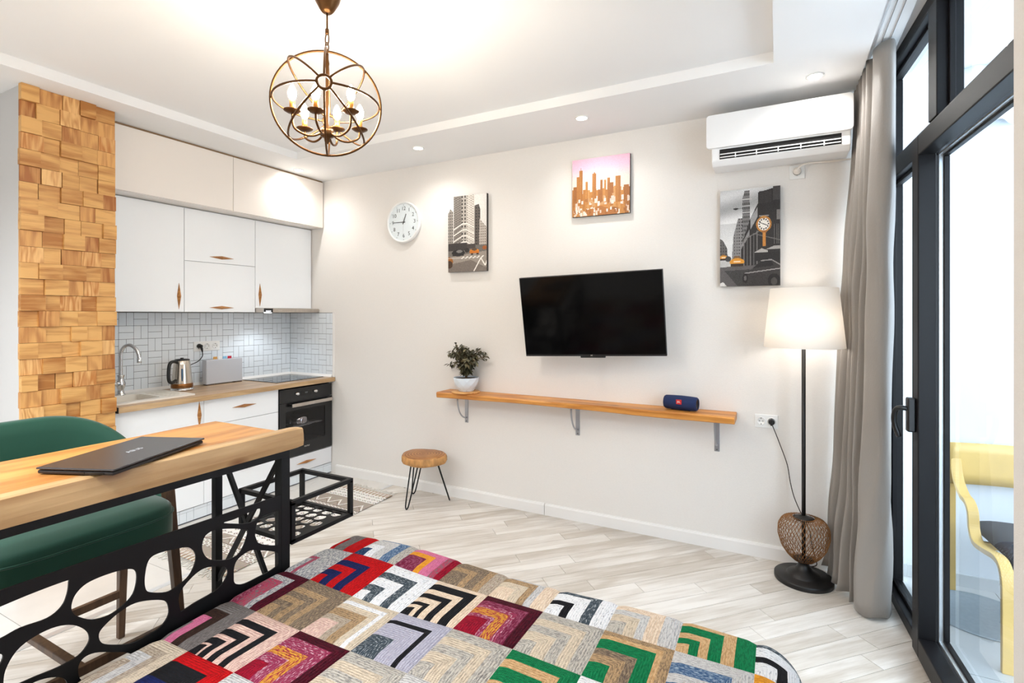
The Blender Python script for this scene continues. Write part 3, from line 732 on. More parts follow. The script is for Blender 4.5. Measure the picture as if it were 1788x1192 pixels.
# plant, coaster
px_, py_ = -2.185, 3.415
co = part('wooden_coaster', MB().lathe([(0, 0), (.108, 0), (.112, .004), (.112, .010), (.109, .012), (0, .012)], (px_, py_-.005, ZS), 48), wood('coaster_wood', (226, 170, 104), (184, 122, 62), .45, axis=0, scale=10)); tag(co, 'round wooden tray under the plant pot on the shelf', 'tray')
pt = thing('potted_plant', 'small leafy plant in a white faceted pot on the shelf', 'plant', (px_, py_, ZS+.0125))
mb = MB(); rings = [(.058, 0), (.066, .012), (.088, .045), (.099, .078), (.101, .108)]; nn = 10; vs = []
for k, (r, hh) in enumerate(rings):
    for j in range(nn): 
        a = 2*PI*(j+.5*(k % 2))/nn; vs.append((px_+r*math.cos(a), py_+r*math.sin(a), ZS+.0125+hh))
fs = []
for k in range(4):
    for j in range(nn):
        a, b = k*nn+j, k*nn+(j+1) % nn; c, d = a+nn, b+nn
        if k % 2 == 0: fs += [(a, b, c), (b, d, c)]
        else: fs += [(a, d, c), (a, b, d)]
fs.append(tuple(range(nn-1, -1, -1))); mb.add(vs, fs)
part('pot', mb, mat('white_ceramic', (222, 230, 238), .35), pt)
part('soil', MB().lathe([(0, .098), (.05, .101), (.096, .097)], (px_, py_, ZS+.0125), 20, caps=False), mat('soil', (64, 44, 32), .95, bump=.6, bscale=80), pt)
rl = random.Random(21); st = MB(); lf = MB(); tips = []
for k in range(24):
    a = k*2.4+rl.random()*.4; sp_ = (.03+.06*rl.random()) if k % 2 else (.10+.10*rl.random()); top = ZS+(.30 if k % 2 else .20)+(.12 if k % 2 else .18)*rl.random()
    p0 = Vector((px_, py_, ZS+.10)); p1 = Vector((px_+.02*math.cos(a), py_+.015*math.sin(a), ZS+.19)); p3 = Vector((px_+sp_*1.15*math.cos(a), py_+max(-.12, min(.08, sp_*.8*math.sin(a))), top-.03))
    path = smooth_path([p0, p1, (p1+p3)/2+Vector((0, 0, .035)), p3], 5); st.tube(path, [.006-.0045*i/len(path) for i in range(len(path))], 5); tips.append(path)
for path in tips:
    for q in path[4:]:
        for _ in range(3):
            a = rl.random()*6.28; L = .034+.018*rl.random(); dn = -.35-.75*rl.random()
            d = Vector((math.cos(a), math.sin(a)*.7, dn)).normalized(); s_ = d.cross(Vector((0, 0, 1))).normalized(); w_ = .0085+.004*rl.random(); nrm = s_.cross(d)
            b = q+Vector((rl.uniform(-.02, .02), rl.uniform(-.02, .02), rl.uniform(-.018, .018)))
            if b.y+d.y*L > YW-.01: continue
            lf.add([b, b+d*L*.4+s_*w_+nrm*.003, b+d*L, b+d*L*.4-s_*w_+nrm*.003, b+d*L*.45-nrm*.002], [(0, 1, 4), (1, 2, 4), (2, 3, 4), (3, 0, 4)], rl.choice((0, 0, 1)))
part('stem', st, mat('bark', (92, 70, 52), .8), pt)
part('foliage', lf, [mat('leaf_dark', (70, 68, 48), .5, noise=.3, nscale=30), mat('leaf_pale', (120, 112, 82), .5, noise=.3, nscale=30)], pt, kind='stuff')

# bluetooth speaker
sx, sy, sz = -.553, 3.425, ZS
t = thing('portable_speaker', 'dark blue cylindrical portable speaker lying on the shelf', 'speaker', (sx, sy, sz))
BLU = mat('blue_mesh_fabric', (22, 44, 92), .75, bump=.5, bscale=500)
RS = Matrix.Translation((sx, sy, sz+.047)) @ Matrix.Rotation(-.15, 4, 'Z')
part('body', MB().lathe([(.030, -.103), (.038, -.105), (.043, -.097), (.0455, -.05), (.0465, 0), (.0455, .05), (.043, .097), (.038, .105), (.030, .103)], (0, 0, 0), 36, axis='x', caps=False).xf(RS), BLU, t)
for s_ in (-1, 1):
    part('bass_radiator', MB().lathe([(0, .094*s_), (.020, .096*s_), (.022, .099*s_), (.031, .099*s_), (.033, .104*s_)], (0, 0, 0), 28, axis='x', caps=False).xf(RS), mat('radiator_black', (16, 18, 24), .4), t)
part('foot', MB().box(-.06, .06, -.012, .012, -.047, -.040).xf(RS), BLACKP, t)
bg = part('badge', MB().box(-.0175, .0175, -.0475, -.0435, -.004, .026).xf(RS), mat('badge_red', (206, 28, 30), .4), t, bevel=.001)
part('lettering', text_mb('JBL', .017, RS @ Matrix.Translation((0, -.048, .011)) @ Matrix.Rotation(PI/2, 4, 'X'), .0005), mat('badge_white', (250, 244, 240), .5), bg)

# wall clock
cx_, cz_, cr_ = -2.876, 2.30, .180
Yc = YW-.04
t = thing('wall_clock', 'round white wall clock with black numerals', 'clock', (cx_, YW, cz_))
part('case', MB().lathe([(cr_-.006, .04), (cr_, .03), (cr_, .012), (cr_-.004, .002), (cr_-.012, 0), (cr_-.018, .006), (cr_-.019, .014)], (cx_, Yc, cz_), 64, axis='y', caps=False), WHITEM, t)
dial = part('dial', MB().lathe([(0, .014), (cr_-.018, .014), (cr_-.01, .04), (0, .04)], (cx_, Yc, cz_), 64, axis='y', sm=False), mat('dial_white', (246, 246, 246), .5), t)
INK = mat('clock_ink', (34, 32, 32), .5)
num = MB(); dots = MB()
for k in range(1, 13):
    a = k*PI/6
    m_ = text_mb(str(k), .046, face_frame((cx_+math.sin(a)*.118, Yc+.0135, cz_+math.cos(a)*.118), (1, 0, 0), (0, 0, 1)), .0004)
    o = part('numeral', m_, INK, dial)
    dots.lathe([(.003, .0132), (.003, .0142)], (cx_+math.sin(a)*.149, Yc, cz_+math.cos(a)*.149), 8, axis='y')
part('minute_dots', dots, INK, dial)
def hand(ang, L, w_, tail, dy, m):
    d = Vector((math.sin(ang), 0, math.cos(ang))); s_ = Vector((math.cos(ang), 0, -math.sin(ang))); c_ = Vector((cx_, Yc+dy, cz_))
    return MB().add([c_-d*tail-s_*w_, c_-d*tail+s_*w_, c_+d*L+s_*w_*.7, c_+d*L-s_*w_*.7] , [(0, 1, 2, 3)])
part('hour_hand', hand(math.radians(22), .075, .0045, .018, .011, INK), INK, t); part('minute_hand', hand(math.radians(271), .105, .0035, .02, .010, INK), INK, t)
part('second_hand', hand(math.radians(181), .11, .0008, .04, .009, INK), mat('thin_grey', (120, 110, 104), .5), t)
part('hub', MB().lathe([(.006, .008), (.006, .014)], (cx_, Yc, cz_), 12, axis='y'), INK, t)
part('clock_glass', MB().lathe([(0, .005), (cr_-.017, .005), (cr_-.017, .0065), (0, .0065)], (cx_, Yc, cz_), 48, axis='y', sm=False), GLASS, t)

# air conditioner
t = thing('air_conditioner', 'white split air conditioner above the socket by the curtain', 'air conditioner', (-.01, YW, 2.40))
ax0, ax1 = -.387, .366
ACW = mat('ac_white', (246, 246, 246), .3)
body = [(YW, 2.405), (YW-.17, 2.402), (YW-.196, 2.43), (YW-.198, 2.52), (YW-.19, 2.69), (YW-.15, 2.705), (YW, 2.705)]
part('body', MB().prism(body, ax0+.03, ax1-.012, axis='x'), ACW, t, bevel=.006)
def rrect(x0, x1, z0, z1, r): return rr([(x0, z0), (x1, z0), (x1, z1), (x0, z1)], r, 6)
part('front_panel', MB().prism(rrect(ax0, ax1, 2.505, 2.708, .025), YW-.215, YW-.196, axis='y'), ACW, t, bevel=.004)
part('outlet', MB().box(ax0+.075, ax1-.055, YW-.1985, YW-.18, 2.438, 2.497), mat('outlet_dark', (18, 17, 17), .7), t)
for z_ in (2.4455, 2.464):
    part('louvre', MB().box(ax0+.078, ax1-.058, YW-.204, YW-.188, z_, z_+.005), ACW, t)
for x in np.linspace(ax0+.16, ax1-.14, 5): part('louvre_post', MB().box(float(x), float(x)+.006, YW-.203, YW-.19, 2.440, 2.470), ACW, t)
part('lettering', text_mb('MELING', .021, face_frame((-.018, YW-.2155, 2.545), (1, 0, 0), (0, 0, 1)), .0004), mat('ac_letter', (206, 202, 198), .5), t)
ap = thing('air_conditioner_plug', 'white plug and cable of the air conditioner', 'plug', (.103, YW-.02, 2.355))
part('plug', MB().lathe([(.0205, 0), (.0205, -.02), (.016, -.032), (0, -.034)], (.103, YW-.012, 2.357), 24, axis='y'), mat('plug_cream', (234, 226, 216), .4), ap)
part('cable', MB().tube(smooth_path([(.103, YW-.04, 2.36), (.118, YW-.045, 2.38), (.15, YW-.04, 2.392), (.22, YW-.03, 2.393), (.30, YW-.025, 2.39), (.40, YW-.02, 2.396)], 8), .005, 8), mat('plug_cream', (234, 226, 216), .4), ap)
# ------------------------------------------------------------------ bar table
CA, SA = math.cos(math.atan2(464., 892.)), math.sin(math.atan2(464., 892.))
XP = -1.735
def panel_pt(px, py):          # a point of the cut-out drawing laid on the panel's own plane (metres along the table, height)
    r = (px-894)/892; dx, dy, dz = r*CA-SA, r*SA+CA, (549-py)/892
    t = XP/dx; return (dy*t, 1.5+dz*t)
OAK = wood('table_oak', (214, 154, 84), (166, 102, 46), .38, axis=1, scale=6, rings=2.2, knots=True)
OAKP = wood('table_oak_pale', (208, 172, 124), (176, 136, 90), .45, axis=1, scale=7, rings=2.0, knots=True)
tb = thing('bar_table', 'high bar table with thick live-edge oak top and black steel frame', 'table', (-1.94, .65, 0))
Y0T = -.25
n = 50; secs = []
def tsec(i):
    y = Y0T+(1.366-Y0T)*i/n; w1 = .006*math.sin(y*8)+.004*math.sin(y*19)
    return y, w1
rows = []
for i in range(n+1):
    y, w1 = tsec(i); xb = -2.157+w1*.5
    rows.append([(xb, y, 1.035), (xb+.006, y, 1.04), (-1.764, y, 1.04), (-1.764, y, .962), (xb+.01, y, .962), (xb, y, .972)])
vs = [p for r_ in rows for p in r_]; k = 6
fs = [(i*k+j, i*k+(j+1) % k, i*k+k+(j+1) % k, i*k+k+j) for i in range(n) for j in range(k)]+[tuple(range(k-1, -1, -1)), tuple(n*k+j for j in range(k))]
part('tabletop', MB().add(vs, [tuple(reversed(f)) for f in fs]), OAK, tb)
rows = []; n = 60
for i in range(n+1):
    y = Y0T+(1.462-Y0T)*i/n; wv = .005*math.sin(y*6.5+.5)+.003*math.sin(y*15); tp = 1.041
    e = max(0, (i-n+1.2)/1.2)*.004
    rows.append([(-1.768, y, tp-.001-e), (-1.731+wv*.8, y, tp-e), (-1.724+wv*.6, y, tp-.005-e), (-1.721+wv*.4, y, 1.01), (-1.720+wv*.3, y, .985), (-1.723, y, .962+e), (-1.768, y, .961+e)])
k = 7; vs = [p for r_ in rows for p in r_]
fs = [(i*k+j, i*k+(j+1) % k, i*k+k+(j+1) % k, i*k+k+j) for i in range(n) for j in range(k)]+[tuple(range(k-1, -1, -1)), tuple(n*k+j for j in range(k))]
part('live_edge', MB().add(vs, [tuple(reversed(f)) for f in fs]), OAKP, tb, label='pale live-edge front board')
fr = MB()
fr.box(-1.772, -1.732, Y0T+.04, 1.405, .934, .9615).box(-2.125, -2.095, Y0T+.04, 1.36, .934, .9615).box(-2.125, -1.75, 1.335, 1.36, .934, .9615)
part('top_frame', fr, BLACKM, tb, bevel=.002)
part('leg', MB().box(-1.774, -1.734, 1.366, 1.406, .0, .934), BLACKM, tb, bevel=.002)
part('leg', MB().box(-2.125, -2.095, 1.33, 1.36, 0, .934), BLACKM, tb, bevel=.002)
part('leg', MB().box(-1.774, -1.734, Y0T+.04, Y0T+.08, 0, .934), BLACKM, tb, bevel=.002)
part('leg', MB().box(-2.125, -2.095, Y0T+.04, Y0T+.08, 0, .934), BLACKM, tb, bevel=.002)
# crossed brace in the end frame
part('cross_brace', MB().bar((-1.765, 1.385, .93), (-2.10, 1.345, .38), .016), BLACKM, tb)
part('cross_brace', MB().bar((-2.085, 1.345, .93), (-1.765, 1.385, .30), .016), BLACKM, tb)
part('floor_rail', MB().box(-1.77, -1.742, Y0T+.08, 1.366, .08, .10), BLACKM, tb)
part('floor_rail', MB().box(-2.095, -1.774, 1.335, 1.36, .08, .10), BLACKM, tb)
# side panel with pebble-shaped cut-outs
def z3(l): return [(280+a*.1846, 860+b*.1846) for a, b in l]
def z2(l): return [(a*.2449, 900+b*.2449) for a, b in l]
HO = [z3([(600,284),(700,250),(830,190),(925,152),(952,160),(935,225),(880,272),(800,292),(700,293)]),
 z3([(395,510),(418,420),(470,372),(530,350),(650,340),(795,345),(830,368),(805,465),(760,560),(700,610),(600,638),(480,634),(420,590)]),
 z3([(898,390),(910,300),(955,232),(1050,192),(1138,172),(1140,300),(1138,465),(1100,498),(1000,494),(930,474),(897,430)]),
 z3([(695,800),(700,700),(742,620),(850,547),(950,545),(1085,560),(1130,602),(1122,670),(1060,726),(930,797),(800,860),(730,866),(700,845)]),
 z3([(180,960),(280,820),(400,722),(520,696),(602,700),(640,742),(620,815),(560,895),(480,955),(330,1040),(215,1115),(188,1105)]),
 z2([(1035,420),(1060,320),(1120,272),(1240,240),(1340,226),(1390,262),(1395,330),(1350,430),(1270,500),(1190,545),(1070,546),(1036,510)]),
 z2([(510,640),(540,560),(620,482),(760,420),(900,382),(965,392),(976,460),(950,560),(880,640),(780,710),(660,742),(560,720),(520,692)]),
 z2([(705,850),(740,790),(850,690),(960,625),(1080,602),(1170,606),(1200,640),(1202,710),(1150,790),(1060,850),(940,910),(800,922),(725,905)]),
 z2([(-560,930),(-300,780),(0,650),(250,546),(480,462),(491,475),(480,560),(440,650),(340,732),(150,800),(0,880),(-250,985),(-480,1000)]),
 z2([(25,1210),(40,1100),(120,962),(250,860),(400,792),(520,780),(600,810),(635,852),(630,912),(560,1000),(420,1080),(250,1150),(100,1215),(40,1230)]),
 z2([(560,1075),(600,1012),(680,977),(800,972),(900,975),(960,1010),(900,1080),(760,1160),(640,1190),(570,1160)]),
 z2([(160,1260),(230,1195),(340,1157),(440,1155),(480,1200),(440,1290),(330,1380),(200,1390),(150,1330)]),
 z2([(-560,1180),(-420,1090),(-250,1060),(-90,1010),(0,985),(20,1020),(-40,1130),(-120,1230),(-300,1310),(-480,1300)])]
holes = []
for hl in HO:
    pts = smooth_path([(*panel_pt(a, b), 0) for a, b in hl], 4, closed=True); holes.append([(p.x, p.y) for p in pts])
ymin = min(p[0] for h_ in holes for p in h_)-.05
zmin = min(p[1] for h_ in holes for p in h_)-.05
ylo = max(Y0T+.08, ymin)
outer = [(Y0T+.08, max(.12, zmin)), (1.366, .45), (1.366, .792), (Y0T+.08, .806)]
outer = [(Y0T+.08, .10), (1.366, .10), (1.366, .79), (.55, .806), (Y0T+.08, .81)]
holes = [[(min(a, 1.353), max(b, .112)) for a, b in h_] for h_ in holes]
def okhole(h_): return all(Y0T+.1 < p[0] for p in h_)
part('cutout_panel', plate_with_holes(outer, [h_ for h_ in holes if okhole(h_)], .006, lambda a, b, h_: (XP-.006+h_, a, b)), BLACKM, tb, label='black steel panel with pebble cut-outs')
# open crate shelf at the table's end
cs = part('end_shelf', MB(), BLACKM, tb) if False else None
X0, X1, Y0, Y1, Zb, Zt = -2.062, -1.745, 1.425, 1.742, .582, .738
mb = MB(); r_ = .018
for zz in (Zb, Zt):
    mb.bar((X0, Y0, zz), (X1, Y0, zz), r_).bar((X0, Y1, zz), (X1, Y1, zz), r_).bar((X0, Y0-r_/2, zz), (X0, Y1+r_/2, zz), r_).bar((X1, Y0-r_/2, zz), (X1, Y1+r_/2, zz), r_)
for xx in (X0, X1):
    for yy in (Y0, Y1): mb.bar((xx, yy, Zb), (xx, yy, Zt), r_)
es = part('end_shelf_frame', mb, BLACKM, tb)
hl = []; rv = random.Random(4)
for i in range(5):
    for j in range(5):
        cx_, cy_ = X0+.04+i*.058+(.02 if j % 2 else 0), Y0+.045+j*.058
        if cx_ > X1-.03: continue
        a0 = rv.random()*6; rx, ry = .024+rv.random()*.004, .024+rv.random()*.004
        pts = [(cx_+rx*math.cos(a0+q*PI/3.5)*(.9+.2*rv.random()), cy_+ry*math.sin(a0+q*PI/3.5)*(.9+.2*rv.random()), 0) for q in range(7)]
        hl.append([(p.x, p.y) for p in smooth_path(pts, 3, closed=True)])
part('pebble_plate', plate_with_holes([(X0, Y0), (X1, Y0), (X1, Y1), (X0, Y1)], hl, .004, lambda a, b, h_: (a, b, Zb+.002+h_)), BLACKM, es)

# laptop ----------------------------------------------------------------------
lc = Vector((-1.849, .888, 1.041)); dl = Vector((-.145, .352, 0)).normalized()
lt = thing('laptop', 'closed dark grey laptop on the bar table', 'laptop', lc, math.atan2(dl.y, dl.x))
LG = mat('laptop_lid', (78, 76, 78), .26, metal=.55, noise=.04, nscale=3)
part('base', MB().box(-.185, .185, -.118, .118, .002, .013), mat('laptop_base', (46, 42, 42), .4, metal=.3), lt, local=True, bevel=.004)
lid = part('lid', MB().box(-.188, .188, -.122, .120, .015, .021), LG, lt, local=True, bevel=.004)
part('lettering', text_mb('ASUS', .026, Matrix.Translation((.01, -.01, .0212)), .0003), mat('lid_silver', (214, 216, 220), .25, metal=.4), lid, local=True)
part('port', MB().box(-.1865, -.1845, -.09, -.05, .006, .010).box(-.1865, -.1845, -.03, -.015, .006, .010), BLACKP, lt, local=True)

# bar stool -------------------------------------------------------------------
VEL = mat('green_velvet', (4, 68, 50), .75, sheen=.35, noise=.12, nscale=6)
DKW = wood('walnut_leg', (104, 76, 54), (62, 42, 28), .45, axis=2, scale=14, rings=1.5)
bsx, bsy = -2.38, .922
bs_ = thing('bar_stool', 'dark green velvet bar stool with curved back behind the table', 'bar stool', (bsx, bsy, 0))
def seat_outline(k=1.0, n=40):
    out = []
    for i in range(n):
        a = 2*PI*i/n; c_, s_ = math.cos(a), math.sin(a)
        e = .45; x = .255*math.copysign(abs(c_)**e, c_); y = .31*math.copysign(abs(s_)**e, s_)
        out.append((x*k, y*k))
    return out
mb = MB(); lay = [(.86, .60), (.97, .605), (1.0, .625), (1.0, .70), (.985, .728), (.94, .742), (.6, .752), (.0, .755)]
vs = []; so_ = seat_outline(); nn = len(so_)
for k_, hz in lay:
    for x, y in so_: vs.append((bsx+x*k_, bsy+y*k_, hz))
fs = [(i*nn+j, i*nn+(j+1) % nn, (i+1)*nn+(j+1) % nn, (i+1)*nn+j) for i in range(len(lay)-1) for j in range(nn)]+[tuple(range(nn-1, -1, -1))]
mb.add(vs, fs, 0, True); part('seat', mb, VEL, bs_)
mb = MB().tube([(bsx+x*1.004, bsy+y*1.004, .705) for x, y in so_], .004, 6, closed=True); part('piping', mb, VEL, [o for o in bpy.data.objects if o.parent == bs_ and o.name.startswith('seat')][0])
# curved shell back: thick band around the rear (-x) and the sides, arms falling toward the front
def shell(u, off):
    a = PI*(.5+u) if False else (math.radians(80)+u*math.radians(200))        # angle from +x through +y to -x and round to -y
    c_, s_ = math.cos(a), math.sin(a); rx, ry = .33+off, .33+off
    return bsx+rx*math.copysign(abs(c_)**.75, c_), bsy+ry*math.copysign(abs(s_)**.75, s_)
def topz(u): 
    k_ = abs(2*u-1); return 1.07-.36*max(0, (k_-.05)/.95)**1.8
NU = 48; vs = []; prof = 12
for i in range(NU+1):
    u = i/NU; zt = topz(u); zb = .66+.05*abs(2*u-1)
    for j in range(prof):
        b_ = 2*PI*j/prof; hh = (zt-zb)/2; zc = (zt+zb)/2; lean = .045
        zz = zc+hh*math.copysign(abs(math.sin(b_))**.55, math.sin(b_)); of = .026*math.copysign(abs(math.cos(b_))**.8, math.cos(b_))
        x, y = shell(u, of+lean*(zz-.7)/.4); vs.append((x, y, zz))
fs = [(i*prof+j, i*prof+(j+1) % prof, (i+1)*prof+(j+1) % prof, (i+1)*prof+j) for i in range(NU) for j in range(prof)]+[tuple(range(prof-1, -1, -1)), tuple(NU*prof+j for j in range(prof))]
part('backrest', MB().add(vs, fs, 0, True), VEL, bs_)
def legp(sx_, sy_, t):      # t 0 floor .. 1 top
    x = (-2.305 if sx_ > 0 else -2.63)+(.10 if sx_ > 0 else -.08)*(1-t); y = bsy+sy_*(.325+.02*(1-t)); return (x, y, t*.84)
for sx_ in (1, -1):
    for sy_ in (1, -1):
        h1 = 1.0 if sx_ > 0 else .82
        a, b = legp(sx_, sy_, 0), legp(sx_, sy_, h1)
        mb = MB(); v1 = []
        for p, w_ in ((a, .026), (b, .040)):
            for q, r2 in ((-1, -1), (1, -1), (1, 1), (-1, 1)): v1.append((p[0]+q*w_/2, p[1]+r2*w_/2, p[2]))
        mb.add(v1, [(3, 2, 1, 0), (4, 5, 6, 7), (0, 1, 5, 4), (1, 2, 6, 5), (2, 3, 7, 6), (3, 0, 4, 7)]); part('leg', mb, DKW, bs_, bevel=.003)
tz = .215/.84
for sx_ in (1, -1): part('stretcher', MB().bar(legp(sx_, 1, tz), legp(sx_, -1, tz), .022, .034), DKW, bs_, bevel=.003)
ma, mb_ = Vector(legp(1, 1, tz)), Vector(legp(-1, 1, tz))
part('stretcher', MB().bar((ma.x, bsy, ma.z), (mb_.x, bsy, mb_.z), .03, .026), DKW, bs_, bevel=.003)

# ------------------------------------------------------------------ log stool
lx, ly = -2.505, 3.29
ls = thing('log_stool', 'low stool with a log-slice seat and black hairpin legs', 'stool', (lx, ly, 0))
rw = random.Random(8); ph = [rw.random()*6 for _ in range(5)]
def lrad(a): return .178+.010*math.sin(2*a+ph[0])+.006*math.sin(3*a+ph[1])+.004*math.sin(5*a+ph[2])
vs = []; nn = 56; lay = [(.0, .318), (.86, .320), (.955, .328), (1.0, .345), (.99, .372), (.965, .386), (.92, .391), (.5, .393), (0, .393)]
for k_, hz in lay:
    for j in range(nn):
        a = 2*PI*j/nn; r_ = lrad(a)*k_*(1+.012*math.sin(11*a+hz*40)); vs.append((lx+r_*math.cos(a), ly+r_*.93*math.sin(a), hz))
fs = [(i*nn+j, i*nn+(j+1) % nn, (i+1)*nn+(j+1) % nn, (i+1)*nn+j) for i in range(len(lay)-1) for j in range(nn)]
m_i = [0 if i >= 5 else 1 for i in range(len(lay)-1) for j in range(nn)]
mb = MB().add(vs, fs, 0, True); mb.m = m_i
def rings_mat():
    m = bpy.data.materials.new('end_grain'); m.use_nodes = True; N = m.node_tree.nodes; L = m.node_tree.links; b = N['Principled BSDF']; b.inputs['Roughness'].default_value = .45
    tc = N.new('ShaderNodeTexCoord'); wv = N.new('ShaderNodeTexWave'); wv.wave_type = 'RINGS'; wv.rings_direction = 'Z'; wv.inputs['Scale'].default_value = 14; wv.inputs['Distortion'].default_value = 2.5; wv.inputs['Detail'].default_value = 3
    L.new(tc.outputs['Object'], wv.inputs['Vector']); nz = N.new('ShaderNodeTexNoise'); nz.inputs['Scale'].default_value = 9; L.new(tc.outputs['Object'], nz.inputs['Vector'])
    ad = N.new('ShaderNodeMath'); ad.operation = 'MULTIPLY_ADD'; ad.inputs[1].default_value = .45; L.new(wv.outputs[1], ad.inputs[0]); L.new(nz.outputs[0], ad.inputs[2])
    cr = N.new('ShaderNodeValToRGB'); cr.color_ramp.elements[0].color = (*lin(202, 146, 86), 1); cr.color_ramp.elements[1].color = (*lin(142, 88, 44), 1); cr.color_ramp.elements[0].position = .3; cr.color_ramp.elements[1].position = .95
    L.new(ad.outputs[0], cr.inputs[0]); L.new(cr.outputs[0], b.inputs['Base Color']); return m
BARK = mat('log_bark', (206, 152, 92), .7, noise=.55, nscale=26, stretch=(1, 1, .35), bump=.5, bscale=40)
part('seat', mb, [rings_mat(), BARK], ls)
for (fx, fy) in ((-2.525, 3.10), (-2.345, 3.418), (-2.695, 3.398)):
    d = Vector((fx-lx, fy-ly, 0)).normalized(); s_ = Vector((-d.y, d.x, 0)); tp = Vector((lx, ly, .322))+d*.105; ft = Vector((fx, fy, .008))
    g = (tp-ft).normalized()
    pts = [tp+s_*.036, (tp*.5+ft*.5)+s_*.026, ft+g*.05+s_*.0175, ft+g*.014+s_*.012, ft, ft+g*.014-s_*.012, ft+g*.05-s_*.0175, (tp*.5+ft*.5)-s_*.026, tp-s_*.036]
    part('hairpin_leg', MB().tube(smooth_path(pts, 4), .0055, 8), BLACKM, ls)

# ------------------------------------------------------------------ kitchen runner
nyR, nxR = 330, 130
img = np.zeros((nyR, nxR, 3)); TA = np.array((166, 154, 142.)); WH = np.array((232, 229, 224.)); DK = np.array((128, 114, 102.))
yy, xx = np.mgrid[0:nyR, 0:nxR]
bands = [(18, 'tan_v'), (34, 'white_d'), (10, 'plain'), (26, 'zig'), (24, 'dots'), (36, 'white_d'), (12, 'line'), (30, 'zig'), (26, 'dots'), (36, 'white_d'), (22, 'zig'), (20, 'dots'), (18, 'plain'), (18, 'tan_v')]
tot = sum(b for b, _ in bands); y0 = 0
for bl, kd in bands:
    b0 = int(y0/tot*nyR); b1 = int((y0+bl)/tot*nyR); y0 += bl; hb = b1-b0
    sl = slice(b0, b1); lv = (yy[sl]-b0)/hb; lx_ = xx[sl]
    if kd == 'white_d':
        c_ = np.broadcast_to(WH, (hb, nxR, 3)).copy()
        fx, fy = (lx_ % 12)-6, ((lv*3 % 1)*12-6)
        c_[((np.abs(fx)+np.abs(fy)) < 3.6) & ((np.abs(fx)+np.abs(fy)) > 1.8)] = DK
        c_[(np.abs(fy) < .8) & (fx > 2) & (fx < 6)] = DK
    elif kd == 'zig':
        c_ = np.broadcast_to(TA, (hb, nxR, 3)).copy(); tri = np.abs((lx_ % 26)-13)/13
        c_[np.abs(lv-.12-.76*tri) < .085] = WH
        c_[(np.abs(lv-.45-.5*tri) < .04)] = DK
    elif kd == 'dots':
        c_ = np.broadcast_to(TA*.95, (hb, nxR, 3)).copy(); fx, fy = (lx_ % 9)-4.5, ((lv*2.5 % 1)*9-4.5); rr_ = np.hypot(fx, fy)
        c_[(rr_ < 3.8) & (rr_ > 1.9)] = WH; c_[(lv < .06) | (lv > .94)] = DK
    elif kd == 'tan_v':
        c_ = np.broadcast_to(np.array((172, 150, 128.)), (hb, nxR, 3)).copy(); fx = (lx_ % 8)-4; c_[(np.abs(np.abs(fx)-2.2+2*lv) < .8)] = WH
    elif kd == 'line':
        c_ = np.broadcast_to(WH, (hb, nxR, 3)).copy(); c_[(lx_ % 6 < 3)] = DK
    else: c_ = np.broadcast_to(TA, (hb, nxR, 3)).copy()
    img[sl] = c_
img += np.random.RandomState(1).normal(0, 5, img.shape)
rx0, rx1, ry0, ry1 = -3.42, -2.80, 1.84, 3.30
def rugf(u, v):
    x = rx0+(rx1-rx0)*u-.02*v; y = ry0+(ry1-ry0)*v+.012*math.sin(u*5)
    return (x, y, .0075+.003*max(0, math.sin(v*26+u*2))*(v > .9 or v < .12))
rug = thing('kitchen_runner', 'fringed grey and white geometric runner rug before the kitchen', 'rug', (-3.1, 2.57, .003))
me = print_mesh('pile', img, lambda u, v: tuple(Vector(rugf(u, v))-Vector((-3.1, 2.57, .003))), vcol('rug_weave', .95, .4, 250))
o = bpy.data.objects.new('pile', me); COL.objects.link(o); o.parent = rug; so = o.modifiers.new('s', 'SOLIDIFY'); so.thickness = .004; so.offset = -1
FRG = mat('fringe_cotton', (234, 230, 222), .95)
rf = random.Random(2)
for (v, sg) in ((0, -1), (1, 1)):
    fm = MB()
    for i in range(44):
        p = Vector(rugf((i+.5)/44, v)); L = .045+.02*rf.random(); p.z = .006
        fm.tube([p, p+Vector((rf.uniform(-.01, .01), sg*L*.5, -.001)), p+Vector((rf.uniform(-.02, .02), sg*L, -.002))], [.0028, .0026, .0034], 5)
    part('fringe', fm, FRG, rug, kind='stuff')
